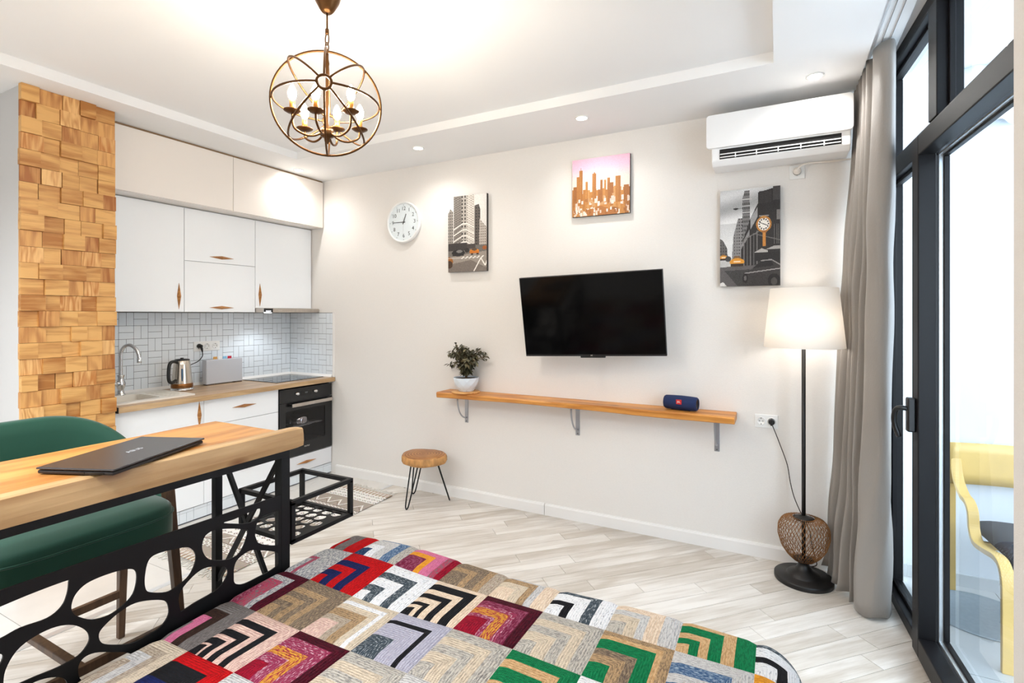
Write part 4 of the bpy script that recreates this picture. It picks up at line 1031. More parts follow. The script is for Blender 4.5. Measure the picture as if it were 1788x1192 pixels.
# ------------------------------------------------------------------ bed and patchwork blanket
bed = thing('bed', 'low double bed hidden under the patchwork blanket', 'bed', (-.83, .62, 0))
part('base', MB().box(-1.66, -.0, -.36, 1.68, .06, .24), mat('bed_base', (120, 112, 104), .9), bed, bevel=.02)
part('mattress', MB().box(-1.695, .03, -.39, 1.735, .24, .478), mat('mattress', (230, 226, 220), .9), bed, bevel=.08, seg=5)
for x in (-1.58, -.08):
    for y in (-.28, 1.6): part('leg', MB().box(x-.03, x+.03, y-.03, y+.03, 0, .06), BLACKM, bed)
YARN = {}
def yarn(name, a, b=None, mixv=.5, streak=30):
    m = bpy.data.materials.new('yarn_'+name); m.use_nodes = True; N = m.node_tree.nodes; L = m.node_tree.links; p = N['Principled BSDF']
    p.inputs['Roughness'].default_value = .95; p.inputs['Specular IOR Level'].default_value = .15
    uv = N.new('ShaderNodeUVMap'); sp = N.new('ShaderNodeSeparateXYZ'); L.new(uv.outputs[0], sp.inputs[0])
    mx = N.new('ShaderNodeMath'); mx.operation = 'MAXIMUM'; mn = N.new('ShaderNodeMath'); mn.operation = 'MINIMUM'
    for q in (mx, mn): L.new(sp.outputs[0], q.inputs[0]); L.new(sp.outputs[1], q.inputs[1])
    cb = N.new('ShaderNodeCombineXYZ')
    s1 = N.new('ShaderNodeMath'); s1.operation = 'MULTIPLY'; s1.inputs[1].default_value = streak*1.5; L.new(mx.outputs[0], s1.inputs[0])
    s2 = N.new('ShaderNodeMath'); s2.operation = 'MULTIPLY'; s2.inputs[1].default_value = streak*.35; L.new(mn.outputs[0], s2.inputs[0])
    L.new(s1.outputs[0], cb.inputs[0]); L.new(s2.outputs[0], cb.inputs[1])
    oi = N.new('ShaderNodeObjectInfo'); s3 = N.new('ShaderNodeMath'); s3.operation = 'MULTIPLY'; s3.inputs[1].default_value = 91.; L.new(oi.outputs['Random'], s3.inputs[0]); L.new(s3.outputs[0], cb.inputs[2])
    nz = N.new('ShaderNodeTexNoise'); nz.inputs['Scale'].default_value = 1.6; nz.inputs['Detail'].default_value = 3; L.new(cb.outputs[0], nz.inputs['Vector'])
    cr = N.new('ShaderNodeValToRGB'); e = cr.color_ramp.elements; b = b or tuple(int(c_*.85) for c_ in a)
    e[0].color = (*lin(*a), 1); e[1].color = (*lin(*b), 1); e[0].position = mixv-.06; e[1].position = mixv+.06
    L.new(nz.outputs[0], cr.inputs[0]); L.new(cr.outputs[0], p.inputs['Base Color'])
    # knit ridges that follow the L-shaped rows
    w1 = N.new('ShaderNodeMath'); w1.operation = 'MULTIPLY'; w1.inputs[1].default_value = 2*PI*26; L.new(mx.outputs[0], w1.inputs[0])
    sn = N.new('ShaderNodeMath'); sn.operation = 'SINE'; L.new(w1.outputs[0], sn.inputs[0])
    w2 = N.new('ShaderNodeMath'); w2.operation = 'MULTIPLY'; w2.inputs[1].default_value = 2*PI*40; L.new(mn.outputs[0], w2.inputs[0])
    sn2 = N.new('ShaderNodeMath'); sn2.operation = 'SINE'; L.new(w2.outputs[0], sn2.inputs[0])
    ad = N.new('ShaderNodeMath'); ad.operation = 'MULTIPLY_ADD'; ad.inputs[1].default_value = .35; L.new(sn2.outputs[0], ad.inputs[0]); L.new(sn.outputs[0], ad.inputs[2])
    bp = N.new('ShaderNodeBump'); bp.inputs['Strength'].default_value = .55; bp.inputs['Distance'].default_value = .003; L.new(ad.outputs[0], bp.inputs['Height']); L.new(bp.outputs[0], p.inputs['Normal'])
    YARN[name] = m
for a in (('red', (190, 14, 20)), ('navy', (24, 34, 84)), ('white', (226, 226, 228), (150, 152, 158), .62), ('greymel', (206, 208, 212), (88, 96, 104), .5), ('darkmel', (60, 70, 78), (170, 176, 180), .6),
          ('black', (26, 26, 30)), ('cream', (226, 206, 184), (206, 182, 158)), ('pinkcream', (222, 192, 178), (196, 160, 150)), ('maroon', (78, 12, 30), (54, 10, 24)), ('crimson', (150, 14, 40), (124, 12, 36)),
          ('plum', (140, 48, 78), (206, 164, 176), .6), ('plum2', (110, 30, 58), (150, 80, 104), .55), ('gold', (206, 148, 56), (150, 40, 60), .52), ('pink', (206, 116, 150), (190, 98, 132)), ('brown', (104, 90, 78), (150, 130, 106), .52),
          ('tan', (176, 146, 110), (132, 110, 86), .52), ('beige', (208, 192, 170), (178, 164, 146), .55), ('greige', (186, 180, 170), (138, 134, 130), .55), ('lavender', (178, 176, 190), (160, 158, 174)), ('green', (16, 120, 72), (10, 100, 60)),
          ('sand', (206, 170, 126), (182, 144, 100)), ('blue', (62, 92, 128), (150, 168, 186), .55), ('bluedk', (34, 58, 92), (80, 106, 136), .6), ('orange', (224, 154, 50), (206, 134, 38)), ('taupe', (150, 134, 118), (184, 170, 152), .5),
          ('dkbrown', (58, 40, 32), (44, 30, 26)), ('grey', (120, 114, 112), (100, 94, 92)), ('multi', (120, 122, 130), (196, 194, 190), .5), ('rose', (170, 60, 88), (110, 110, 110), .55), ('palegrey', (200, 198, 196), (164, 162, 162), .55)): yarn(*a)
# bands listed from the outer L inwards: (yarn, share)
P_ = dict(
 rednavy=[('red', .30), ('navy', .16), ('red', .18), ('navy', .14), ('red', .12), ('red', .1)],
 wgrey=[('white', .26), ('greymel', .0), ('darkmel', .16), ('white', .20), ('darkmel', .18), ('white', .2)],
 blackcream=[('cream', .14), ('black', .14), ('cream', .14), ('black', .13), ('cream', .1), ('black', .1), ('cream', .08), ('black', .17)],
 pinkblack=[('pinkcream', .2), ('black', .13), ('pinkcream', .13), ('black', .12), ('pinkcream', .1), ('black', .1), ('pinkcream', .07), ('black', .15)],
 crimson=[('maroon', .17), ('plum2', .12), ('plum', .10), ('gold', .15), ('plum', .10), ('crimson', .36)],
 crimson2=[('maroon', .16), ('plum', .22), ('gold', .17), ('plum', .15), ('crimson', .3)],
 crimsong=[('maroon', .18), ('multi', .12), ('rose', .2), ('plum', .2), ('crimson', .3)],
 brown=[('brown', .16), ('brown', .1), ('tan', .12), ('brown', .12), ('tan', .12), ('brown', .14), ('tan', .24)],
 brown2=[('taupe', .2), ('tan', .14), ('brown', .14), ('tan', .14), ('brown', .38)],
 beige=[('beige', .14), ('white', .08), ('beige', .12), ('tan', .16), ('taupe', .12), ('pinkcream', .38)],
 lav=[('lavender', .2), ('black', .11), ('lavender', .26), ('darkmel', .43)],
 greige=[('greige', .2), ('beige', .18), ('greige', .16), ('beige', .2), ('greige', .26)],
 greige2=[('palegrey', .24), ('cream', .2), ('palegrey', .14), ('beige', .16), ('greige', .26)],
 greenbrown=[('tan', .14), ('sand', .08), ('green', .2), ('brown', .14), ('tan', .14), ('green', .3)],
 green=[('green', .24), ('sand', .16), ('green', .2), ('sand', .12), ('green', .1), ('sand', .18)],
 green2=[('green', .2), ('sand', .18), ('green', .24), ('sand', .14), ('green', .24)],
 bluebeige=[('palegrey', .26), ('blue', .2), ('palegrey', .16), ('blue', .14), ('palegrey', .24)],
 bluewhite=[('greige', .18), ('blue', .2), ('palegrey', .2), ('white', .16), ('bluedk', .26)],
 pinkyellow=[('crimson', .14), ('rose', .12), ('pink', .2), ('orange', .14), ('plum2', .4)],
 creamor=[('cream', .24), ('palegrey', .14), ('tan', .12), ('beige', .16), ('cream', .34)],
 wblack=[('white', .26), ('darkmel', .16), ('white', .2), ('black', .12), ('white', .26)],
 multi=[('multi', .4), ('rose', .1), ('multi', .26), ('darkmel', .24)],
 redgrey=[('red', .3), ('grey', .24), ('red', .22), ('grey', .24)],
 greypink=[('grey', .24), ('dkbrown', .16), ('pink', .17), ('grey', .13), ('dkbrown', .12), ('pink', .18)],
 taupe=[('beige', .16), ('taupe', .12), ('palegrey', .16), ('taupe', .2), ('brown', .16), ('taupe', .2)],
 redblack=[('red', .2), ('black', .3), ('navy', .15), ('black', .35)],
 orange=[('orange', .26), ('tan', .2), ('brown', .2), ('orange', .34)])
LAY = {0: ['multi', 'redgrey', 'bluewhite', 'pinkyellow', 'brown2', 'creamor', 'wblack', 'greige2', 'green', 'wblack', 'brown'],
       1: ['taupe', 'multi', 'rednavy', 'wgrey', 'blackcream', 'crimson', 'greige', 'greenbrown', 'bluebeige', 'orange', 'greige2'],
       2: ['brown', 'crimsong', 'brown', 'beige', 'lav', 'greige', 'green2', 'wgrey', 'brown', 'taupe', 'blackcream'],
       3: ['wblack', 'greypink', 'pinkblack', 'crimson2', 'greige', 'bluebeige', 'creamor', 'crimson', 'lav', 'green', 'multi'],
       4: ['greige', 'taupe', 'redblack', 'greige2', 'blackcream', 'rednavy', 'beige', 'taupe', 'wgrey', 'brown', 'lav']}
bl = thing('patchwork_blanket', 'knitted patchwork blanket of colourful mitred squares spread over the bed', 'blanket', (-.83, .62, .5))
IX0, IX1, IY0, IY1, RB, ZB = -1.672, -.045, -.30, 1.695, .105, .50
def drape(x, y):
    qx, qy = min(max(x, IX0), IX1), min(max(y, IY0), IY1); dx, dy = x-qx, y-qy; L = math.hypot(dx, dy)
    zt = ZB + .006*math.sin(x*7+1)*math.sin(y*6)+.016*math.exp(-((x+1.45)**2+(y-1.6)**2)/.05)
    if L < 1e-6: return Vector((x, y, zt)), Vector((0, 0, 1))
    n_ = Vector((dx/L, dy/L, 0)); rb = (RB if dx >= 0 else .038)*n_.x**2+.06*n_.y**2
    if L < rb*PI/2:
        a = L/rb; p = Vector((qx, qy, zt-rb))+n_*rb*math.sin(a)+Vector((0, 0, rb*math.cos(a))); nr = n_*math.sin(a)+Vector((0, 0, math.cos(a)))
    else:
        h_ = L-rb*PI/2; fold = .012*math.sin((x*n_.y-y*n_.x)*22)*min(1, h_/.15) if dx > -1e-6 else 0
        p = Vector((qx, qy, zt-rb-h_))+n_*(rb+fold+.04*h_*(dx >= 0)); nr = n_
    return p, nr
NP = 24
def patch(c_, r_, kind):
    x0 = -1.765+.2135*c_; y1 = 1.79-.2225*r_; x1 = x0+.2135; y0 = y1-.2225
    bands = [b for b in P_[kind] if b[1] > 0]; tot = sum(b[1] for b in bands); th = []; s_ = 1.0
    mats = []; idx = []
    for nm, sh_ in bands:
        s_ -= sh_/tot; th.append(s_)
        if nm not in mats: mats.append(nm)
        idx.append(mats.index(nm))
    vs = []; uvs = []
    for j in range(NP+1):
        for i in range(NP+1):
            u, v = i/NP, j/NP; p, nr = drape(x0+(x1-x0)*u, y0+(y1-y0)*v)
            puff = .006*min(1, 9*min(u, 1-u), 9*min(v, 1-v))
            vs.append(p+nr*(.004+puff)); uvs.append((u, v))
    fs = []; mi = []
    for j in range(NP):
        for i in range(NP):
            a = j*(NP+1)+i; fs.append((a, a+1, a+NP+2, a+NP+1)); w_ = max((i+.5)/NP, (j+.5)/NP)
            k_ = next((q for q, t_ in enumerate(th) if w_ >= t_), len(th)-1); mi.append(idx[k_])
    if min(p.z for p in vs) < .02: return
    me = bpy.data.meshes.new('patch'); base = Vector((-.83, .62, .5)); me.from_pydata([p-base for p in vs], [], fs)
    for nm in mats: me.materials.append(YARN[nm])
    me.polygons.foreach_set('material_index', mi); me.polygons.foreach_set('use_smooth', [True]*len(fs))
    ul = me.uv_layers.new(name='UVMap'); ul.data.foreach_set('uv', [k_ for f in fs for q in f for k_ in uvs[q]])
    o = bpy.data.objects.new('patch', me); COL.objects.link(o); o.parent = bl
rk = random.Random(9); kinds = list(P_)
for r_ in range(-1, 9):
    for c_ in range(-1, 10):
        if r_ in LAY and c_+1 < len(LAY[r_]): kd = LAY[r_][c_+1]
        else: kd = rk.choice(kinds)
        patch(c_, r_, kd)

# ------------------------------------------------------------------ floor lamp
fx, fy = .13, 3.325
t = thing('floor_lamp', 'floor lamp with white tapered shade and wire mesh globe foot', 'floor lamp', (fx, fy, 0))
LB = mat('lamp_black', (15, 14, 14), .4)
part('base', MB().lathe([(0, 0), (.147, 0), (.149, .004), (.149, .024), (.145, .028), (.09, .030), (.085, .036), (.078, .045), (.045, .06), (.03, .085), (.026, .105), (.05, .115), (.05, .12), (0, .12)], (fx, fy, 0), 56), LB, t)
part('pole', MB().lathe([(.0105, .10), (.0105, 1.34)], (fx, fy, 0), 16), LB, t)
part('collar', MB().lathe([(.0, .345), (.055, .345), (.056, .35), (.03, .357), (.012, .366)], (fx, fy, 0), 28, caps=False), LB, t)
mg = MB(); NS = 40; ns = 22
def gl(a, s_): 
    tb_ = [(0, .05), (.12, .082), (.3, .110), (.55, .127), (.75, .126), (.9, .108), (1, .056)]
    for (s0, r0), (s1, r1) in zip(tb_, tb_[1:]):
        if s_ <= s1+1e-9: rr_ = r0+(r1-r0)*(s_-s0)/(s1-s0); break
    rr_ += .004*math.sin(s_*PI)
    return (fx+rr_*math.cos(a), fy+rr_*math.sin(a), .112+.243*(s_ if s_ < .9 else .9+(s_-.9)*.6)/.96)
for sg in (1, -1):
    for k_ in range(NS):
        a0 = 2*PI*k_/NS
        mg.tube([gl(a0+sg*1.05*q/ns, q/ns) for q in range(ns+1)], .0015, 4, cap=False)
part('mesh_globe', mg, mat('copper_wire', (150, 104, 62), .4, metal=.7), t, label='copper wire mesh globe')
SHD = bpy.data.materials.new('lamp_shade_fabric'); SHD.use_nodes = True; N = SHD.node_tree.nodes; L = SHD.node_tree.links; N.clear()
df = N.new('ShaderNodeBsdfDiffuse'); df.inputs[0].default_value = (*lin(250, 247, 242), 1); tr = N.new('ShaderNodeBsdfTranslucent'); tr.inputs[0].default_value = (*lin(250, 244, 236), 1)
mx = N.new('ShaderNodeMixShader'); mx.inputs[0].default_value = .45; ou = N.new('ShaderNodeOutputMaterial'); L.new(df.outputs[0], mx.inputs[1]); L.new(tr.outputs[0], mx.inputs[2]); L.new(mx.outputs[0], ou.inputs[0])
part('shade', MB().lathe([(.204, 1.315), (.170, 1.648), (.168, 1.648), (.202, 1.315), (.204, 1.315)], (fx, fy, 0), 64, caps=False), SHD, t)
mb = MB()
for k_ in range(3): a = k_*2.094; mb.tube([(fx+.012*math.cos(a), fy+.012*math.sin(a), 1.335), (fx+.2*math.cos(a), fy+.2*math.sin(a), 1.322)], .002, 6)
part('shade_ring', mb, LB, t)
part('light_bulb', MB().lathe([(.014, 1.34), (.014, 1.38), (.028, 1.42), (.030, 1.44), (.02, 1.465), (0, 1.472)], (fx, fy, 0), 20), emis('lamp_bulb', (1, .92, .84), POW_SHADE*6), t)
cb = smooth_path([(-.033, YW-.03, .835), (-.015, YW-.035, .79), (.01, YW-.03, .72), (.05, YW-.03, .60), (.066, YW-.03, .50), (.085, YW-.05, .42), (.115, 3.40, .36), (.16, 3.38, .27), (.17, 3.40, .20), (.19, 3.44, .10), (.20, 3.44, .05), (.17, 3.47, .02)], 6)
pc = thing('lamp_plug', 'black plug and thin cable of the floor lamp', 'plug', (-.033, YW-.02, .84))
part('plug', MB().lathe([(.0175, 0), (.0175, -.012), (.012, -.02), (0, -.021)], (-.033, YW-.0125, .843), 20, axis='y').box(-.039, -.027, YW-.045, YW-.03, .825, .862), BLACKP, pc)
part('cable', MB().tube(cb, .0026, 6), mat('cable_brown', (52, 36, 28), .6), pc)

# ------------------------------------------------------------------ curtain
CUR = mat('grey_curtain_satin', (150, 144, 138), .5, sheen=.2, bump=.12, bscale=260, stretch=(1, 1, .3))
topP = [(.385, 3.485), (.415, 3.455), (.388, 3.41), (.435, 3.39), (.39, 3.34), (.445, 3.31), (.395, 3.25), (.45, 3.22), (.40, 3.15), (.45, 3.12), (.415, 3.05), (.43, 2.985), (.455, 2.955), (.485, 2.955), (.503, 3.02)]
midP = [(.315, 3.485), (.36, 3.45), (.322, 3.40), (.395, 3.38), (.338, 3.32), (.415, 3.30), (.355, 3.245), (.425, 3.225), (.372, 3.165), (.415, 3.15), (.385, 3.10), (.405, 3.045), (.44, 3.01), (.48, 3.015), (.505, 3.085)]
botP = [(.225, 3.49), (.29, 3.45), (.235, 3.39), (.335, 3.38), (.265, 3.30), (.35, 3.30), (.275, 3.215), (.365, 3.225), (.315, 3.15), (.375, 3.17), (.345, 3.085), (.385, 3.05), (.425, 3.03), (.47, 3.055), (.497, 3.14)]
def sm(l): return smooth_path([(a, b, 0) for a, b in l], 7)
T_, M_, B_ = sm(topP), sm(midP), sm(botP); nC = len(T_)-1; NZ = 40; vs = []
for j in range(NZ+1):
    v = j/NZ; z_ = .012+v*(2.795-.012)
    for i in range(nC+1):
        if v > .5: k_ = (v-.5)*2; k_ = k_*k_*(3-2*k_); p = M_[i]*(1-k_)+T_[i]*k_
        else: k_ = v*2; k_ = k_**.8; p = B_[i]*(1-k_)+M_[i]*k_
        u = i/nC; wob = .010*math.sin(v*9+u*14)*(1-v)+.007*math.sin(v*23+u*9)*math.exp(-((v-.62)/.12)**2)+.006*math.sin(v*31-u*40)*math.exp(-((v-.12)/.14)**2)
        p = p+Vector((wob, wob*.5, 0)); zz = z_ + (.010*math.sin(u*30)+.02*(1-u) if j == 0 else 0)
        vs.append((min(p.x, .508), p.y, zz))
fs = [(j*(nC+1)+i, j*(nC+1)+i+1, (j+1)*(nC+1)+i+1, (j+1)*(nC+1)+i) for j in range(NZ) for i in range(nC)]
ct = part('curtain', MB().add(vs, fs, 0, True), CUR); so = ct.modifiers.new('s', 'SOLIDIFY'); so.thickness = .003
tag(ct, 'long taupe-grey curtain drawn back beside the window', 'curtain')
# pale sheer folded behind the drape
def shr(u, v):
    k_ = v; return (.512-.012*math.sin(u*24), 3.10+.30*u, .03+v*2.76)

# ------------------------------------------------------------------ chandelier
CX, CY, CZ = -1.63, 1.50, 2.36; RC = .212
t = thing('chandelier', 'bronze orb chandelier with six candle bulbs hanging from the ceiling', 'chandelier', (CX, CY, CZ))
BRZ = mat('bronze', (92, 62, 34), .35, metal=.85)
part('canopy', MB().lathe([(.062, ZT-CZ), (.060, ZT-CZ-.02), (.048, ZT-CZ-.06), (.030, ZT-CZ-.092), (.024, ZT-CZ-.10), (.018, ZT-CZ-.106), (0, ZT-CZ-.108)], (CX, CY, CZ), 32), BRZ, t)
part('rod', MB().tube([(CX, CY, ZT-.10), (CX, CY, CZ+RC+.085)], .004, 8).lathe([(.008, 0), (.008, .02)], (CX, CY, CZ+RC+.07), 12), BRZ, t)
lk = [(CX+.010*math.cos(a), CY, CZ+RC+.05+.024*math.sin(a)) for a in [2*PI*i/20 for i in range(20)]]
part('chain_link', MB().tube(lk, .0025, 6, closed=True), BRZ, t)
lk = [(CX, CY+.008*math.cos(a), CZ+RC+.02+.016*math.sin(a)) for a in [2*PI*i/20 for i in range(20)]]
part('chain_link', MB().tube(lk, .0025, 6, closed=True), BRZ, t)
ax = Vector((.70, -.714, 0)); sd = Vector((.714, .70, 0)); up = Vector((0, 0, 1)); Cc = Vector((CX, CY, CZ))
ring = [Cc+(sd*math.cos(a)+up*math.sin(a))*RC for a in [2*PI*i/72 for i in range(72)]]
part('cage_ring', MB().tube(ring, .0048, 8, closed=True), BRZ, t)
r_h = .026
for k_ in range(8):
    b_ = PI/2+k_*PI/4; dr_ = sd*math.cos(b_)+up*math.sin(b_)
    a0 = math.asin(r_h/RC); R2 = RC-.007
    part('cage_hoop', MB().tube([Cc+ax*R2*math.cos(a)+dr_*R2*math.sin(a) for a in [a0+(PI-2*a0)*i/30 for i in range(31)]], .0042, 8), BRZ, t)
for s_ in (1, -1):
    c_ = Cc+ax*s_*(RC-.008)*math.cos(math.asin(r_h/RC))
    part('hub_ring', MB().tube([c_+(sd*math.cos(a)+up*math.sin(a))*r_h for a in [2*PI*i/28 for i in range(28)]], .0055, 8, closed=True), BRZ, t)
part('stem', MB().lathe([(.006, RC-.01), (.006, RC-.03), (.009, RC-.05), (.006, RC-.07), (.0065, -.10), (.024, -.105), (.026, -.115), (.026, -.135), (.012, -.14), (.010, -.155), (.004, -.165), (0, -.166)], (CX, CY, CZ), 24), BRZ, t)
BULB = emis('candle_bulb', (1.0, .90, .74), POW_BULB)
for k_ in range(6):
    a = math.radians(45+60*k_); d = sd*math.cos(a)+ax*math.sin(a); lo = -.012 if k_ % 2 else .012
    def q(r, h_): return Cc+d*r+up*h_
    am = part('arm', MB().tube(smooth_path([q(.02, -.122), q(.05, -.140), q(.085, -.142), q(.126, -.12), q(.132, -.075+lo)], 6), .0045, 8), BRZ, t)
    e = q(.132, -.072+lo)
    part('drip_pan', MB().lathe([(.004, -.008), (.018, -.006), (.032, .002), (.033, .005), (.015, .001), (.013, .001)], e, 24, caps=False), BRZ, am)
    part('candle_sleeve', MB().lathe([(.0105, 0), (.0105, .045), (.008, .046)], e, 16), mat('brass_sleeve', (196, 140, 72), .3, metal=.7), am)
    part('candle_bulb', MB().lathe([(.008, .046), (.013, .055), (.0165, .068), (.015, .082), (.008, .098), (.002, .108), (0, .109)], e, 14), BULB, am)

# ------------------------------------------------------------------ downlights
DL = emis('downlight_lens', (1, .93, .84), 14.0)
dls = [(-2.443, 3.14, 'white recessed downlight in the ceiling above the clock'), (-1.129, 3.15, 'white recessed downlight in the ceiling above the skyline picture'), (.177, 3.17, 'white recessed downlight in the ceiling before the air conditioner'), (-3.75, 3.13, 'white recessed downlight in the ceiling before the beige top cabinets')]
fill_pos = [(-3.75, -.55), (-3.10, -.3), (-2.44, -.3), (-1.78, -.3), (-1.13, -.3)]  # unseen downlights added behind the camera as fill light
for x, y, lab in dls+[(a, b, 'unseen downlight added for fill in the near border of the ceiling') for a, b in fill_pos]:
    d_ = thing('downlight', lab, 'downlight', (x, y, ZC), 0, 'recessed ceiling downlights')
    part('rim', MB().lathe([(.043, 0), (.044, -.004), (.036, -.006), (.033, 0)], (x, y, ZC), 32, caps=False), WHITEM, d_)
    part('lens', MB().lathe([(.034, -.002), (0, -.002)], (x, y, ZC), 28, caps=False), DL, d_)
    spot('downlight_beam', (x, y, ZC-.012), POW_DOWN if y > 2 else POW_FILL, (1, .98, .95) if y > 2 else (.88, .94, 1), 2.7, .9)  # near beams are added fill, stronger and cooler than the far row

# ------------------------------------------------------------------ pictures
class Paint:
    def __init__(s, w, h, base): s.w, s.h = w, h; s.a = np.broadcast_to(np.array(base, float), (h, w, 3)).copy(); s.y, s.x = np.mgrid[0:h, 0:w]; s.x = (s.x+.5)/w; s.y = (s.y+.5)/h
    def put(s, m, c, al=1.0): s.a[m] = s.a[m]*(1-al)+np.array(c, float)*al
    def rect(s, x0, y0, x1, y1, c, al=1.0): s.put((s.x >= x0) & (s.x < x1) & (s.y >= y0) & (s.y < y1), c, al)
    def ell(s, x, y, rx, ry, c, al=1.0): s.put(((s.x-x)/rx)**2+((s.y-y)/ry)**2 < 1, c, al)
    def poly(s, pts, c, al=1.0):
        m = np.zeros(s.x.shape, bool); n = len(pts)
        for i in range(n):
            (x1, y1), (x2, y2) = pts[i], pts[i-1]
            if y1 == y2: continue
            m ^= ((y1 > s.y) != (y2 > s.y)) & (s.x < (x2-x1)*(s.y-y1)/(y2-y1)+x1)
        s.put(m, c, al); return m
    def wins(s, m, nx, ny, c, x0, x1, y0, y1, fx=.5, fy=.5, skew=0, al=1.0):
        u = (s.x-x0)/(x1-x0)*nx; v = (s.y-y0+skew*(s.x-x0))/(y1-y0)*ny
        s.put(m & (u % 1 < fx) & (v % 1 < fy) & (u >= 0) & (u < nx), c, al)
    def noise(s, k, seed): s.a += np.random.RandomState(seed).normal(0, k, (s.h, s.w, 1))
def picture(name, lab, x0, x1, z0, z1, img, sk=(0, 0), tilt=0.0):
    Yf = YW-.03; cx_ = (x0+x1)/2; cz_ = (z0+z1)/2
    t = thing(name, lab, 'picture', (cx_, YW, cz_))
    Mr = Matrix.Translation((cx_, 0, cz_)) @ Matrix.Rotation(tilt, 4, 'Y') @ Matrix.Translation((-cx_, 0, -cz_))
    part('canvas', MB().box(x0, x1, Yf, YW-.004, z0, z1).xf(Mr), mat('canvas_edge', (60, 54, 50), .8), t)
    base = Vector((cx_, YW, cz_))
    me = print_mesh('print', img, lambda u, v: tuple(Mr @ Vector((x0+(x1-x0)*u, Yf-.001, z0+(z1-z0)*v))-base), vcol('print_'+name+str(len(bpy.data.materials)), .6))
    o = bpy.data.objects.new('print', me); COL.objects.link(o); o.parent = t; return t
# street with a wedge-shaped tower and orange cabs
p = Paint(120, 200, (226, 222, 216)); p.a += (np.sin(p.x*9+p.y*5)*6)[..., None]
m = p.poly([(0, .75), (0, .22), (.06, .16), (.13, .2), (.14, .75)], (150, 142, 134)); p.wins(m, 3, 14, (84, 78, 74), 0, .15, .2, .75)
m = p.poly([(.66, .75), (.66, .15), (.80, .13), (.84, .2), (.86, .75)], (92, 84, 78)); p.wins(m, 3, 16, (46, 42, 40), .66, .86, .13, .75)
m = p.poly([(.80, .75), (.82, .32), (1.0, .44), (1.0, .75)], (186, 176, 166)); p.wins(m, 4, 12, (120, 108, 98), .8, 1, .35, .75)
m = p.poly([(.15, .68), (.15, -.02), (.40, -.02), (.40, .68)], (134, 126, 118)); p.wins(m, 5, 22, (72, 66, 62), .15, .40, 0, .68, .5, .5, .25)
m = p.poly([(.36, .68), (.36, -.02), (.50, -.02), (.50, .68)], (176, 168, 158)); p.wins(m, 2, 14, (54, 48, 46), .36, .5, 0, .68, .5, .6)
m = p.poly([(.50, .68), (.50, -.02), (.69, -.02), (.69, .66)], (214, 206, 196)); p.wins(m, 4, 22, (132, 122, 112), .5, .69, 0, .68, .45, .5, -.35)
for yb in (.36, .44, .52, .60): p.poly([(.15, yb+.07), (.38, yb), (.48, yb), (.69, yb+.06), (.69, yb+.075), (.48, yb+.018), (.38, yb+.018), (.15, yb+.088)], (228, 222, 214))
p.rect(0, .66, 1, 1, (110, 104, 98)); p.rect(0, .62, .5, .72, (58, 52, 50)); p.rect(.5, .64, .72, .70, (70, 62, 58))
p.poly([(0, .80), (1, .74), (1, 1), (0, 1)], (150, 140, 130)); p.poly([(0, .9), (.6, .85), (1, .96), (1, 1), (0, 1)], (118, 108, 100))
for k_ in range(6): p.poly([(.40+k_*.1, .80), (.44+k_*.1, .80), (.38+k_*.1, .83), (.34+k_*.1, .83)], (232, 228, 222))
p.ell(.27, .75, .17, .045, (34, 32, 32)); p.ell(.3, .73, .08, .02, (120, 116, 112)); p.rect(.12, .765, .42, .79, (40, 36, 36)); p.ell(.5, .72, .06, .03, (44, 40, 38))
p.ell(.69, .735, .12, .03, (212, 128, 30)); p.rect(.57, .735, .81, .765, (196, 110, 24)); p.rect(.60, .765, .66, .785, (40, 30, 24)); p.rect(.74, .765, .80, .785, (40, 30, 24)); p.ell(.69, .715, .07, .018, (90, 70, 50))
p.ell(.95, .70, .06, .025, (160, 90, 40)); p.ell(.03, .86, .10, .06, (150, 92, 30)); p.ell(.03, .90, .09, .05, (66, 44, 28))
for a, b in (((.66, 1.0), (.84, .83)), ((.84, .83), (.95, .93)), ((.95, .93), (1.0, .86))): p.poly([a, (a[0]+.03, a[1]), (b[0]+.03, b[1]), b], (236, 230, 222))
p.rect(0, .815, .8, .822, (220, 214, 206)); p.noise(7, 1)
picture('wall_picture', 'grey canvas print of a wedge-shaped tower and orange cabs', -2.407, -2.041, 1.847, 2.462, p.a)
# golden skyline
p = Paint(150, 140, (240, 232, 224)); p.a[:] = np.array((238, 186, 208))+(np.array((222, 210, 196))-np.array((238, 186, 208)))*np.clip((p.y-.15)/.25, 0, 1)[..., None]
rk = random.Random(31); BRN = [(170, 112, 54), (182, 124, 62), (152, 96, 46), (190, 138, 80)]
for k_ in range(26):
    x = k_/26; tp = .52+.12*rk.random(); p.rect(x, tp, x+.05, 1, rk.choice(BRN))
for x0, x1, tp, c_ in ((.02, .08, .47, 2), (.08, .15, .30, 0), (.13, .19, .19, 0), (.24, .28, .40, 1), (.36, .43, .27, 0), (.50, .54, .39, 2), (.57, .60, .40, 1), (.62, .67, .37, 0), (.63, .73, .46, 2), (.76, .85, .36, 0), (.90, .99, .52, 2)):
    p.rect(x0, tp, x1, .8, BRN[c_]); p.rect(x0+(x1-x0)*.6, tp+.02, x1, .8, (150, 92, 44), .5)
p.rect(.385, .25, .405, .28, BRN[0]); p.rect(.155, .15, .162, .2, BRN[0])
for k_ in range(70):
    x, y = rk.random(), .64+.30*rk.random(); p.rect(x, y, x+.02+.03*rk.random(), y+.03+.07*rk.random(), rk.choice(((224, 206, 192), (212, 188, 172), (190, 146, 100), (160, 104, 54), (226, 210, 200))))
for k_ in range(9): p.ell(rk.random(), .86+.12*rk.random(), .08+.06*rk.random(), .06, rk.choice(((140, 88, 42), (166, 106, 54), (186, 126, 66))))
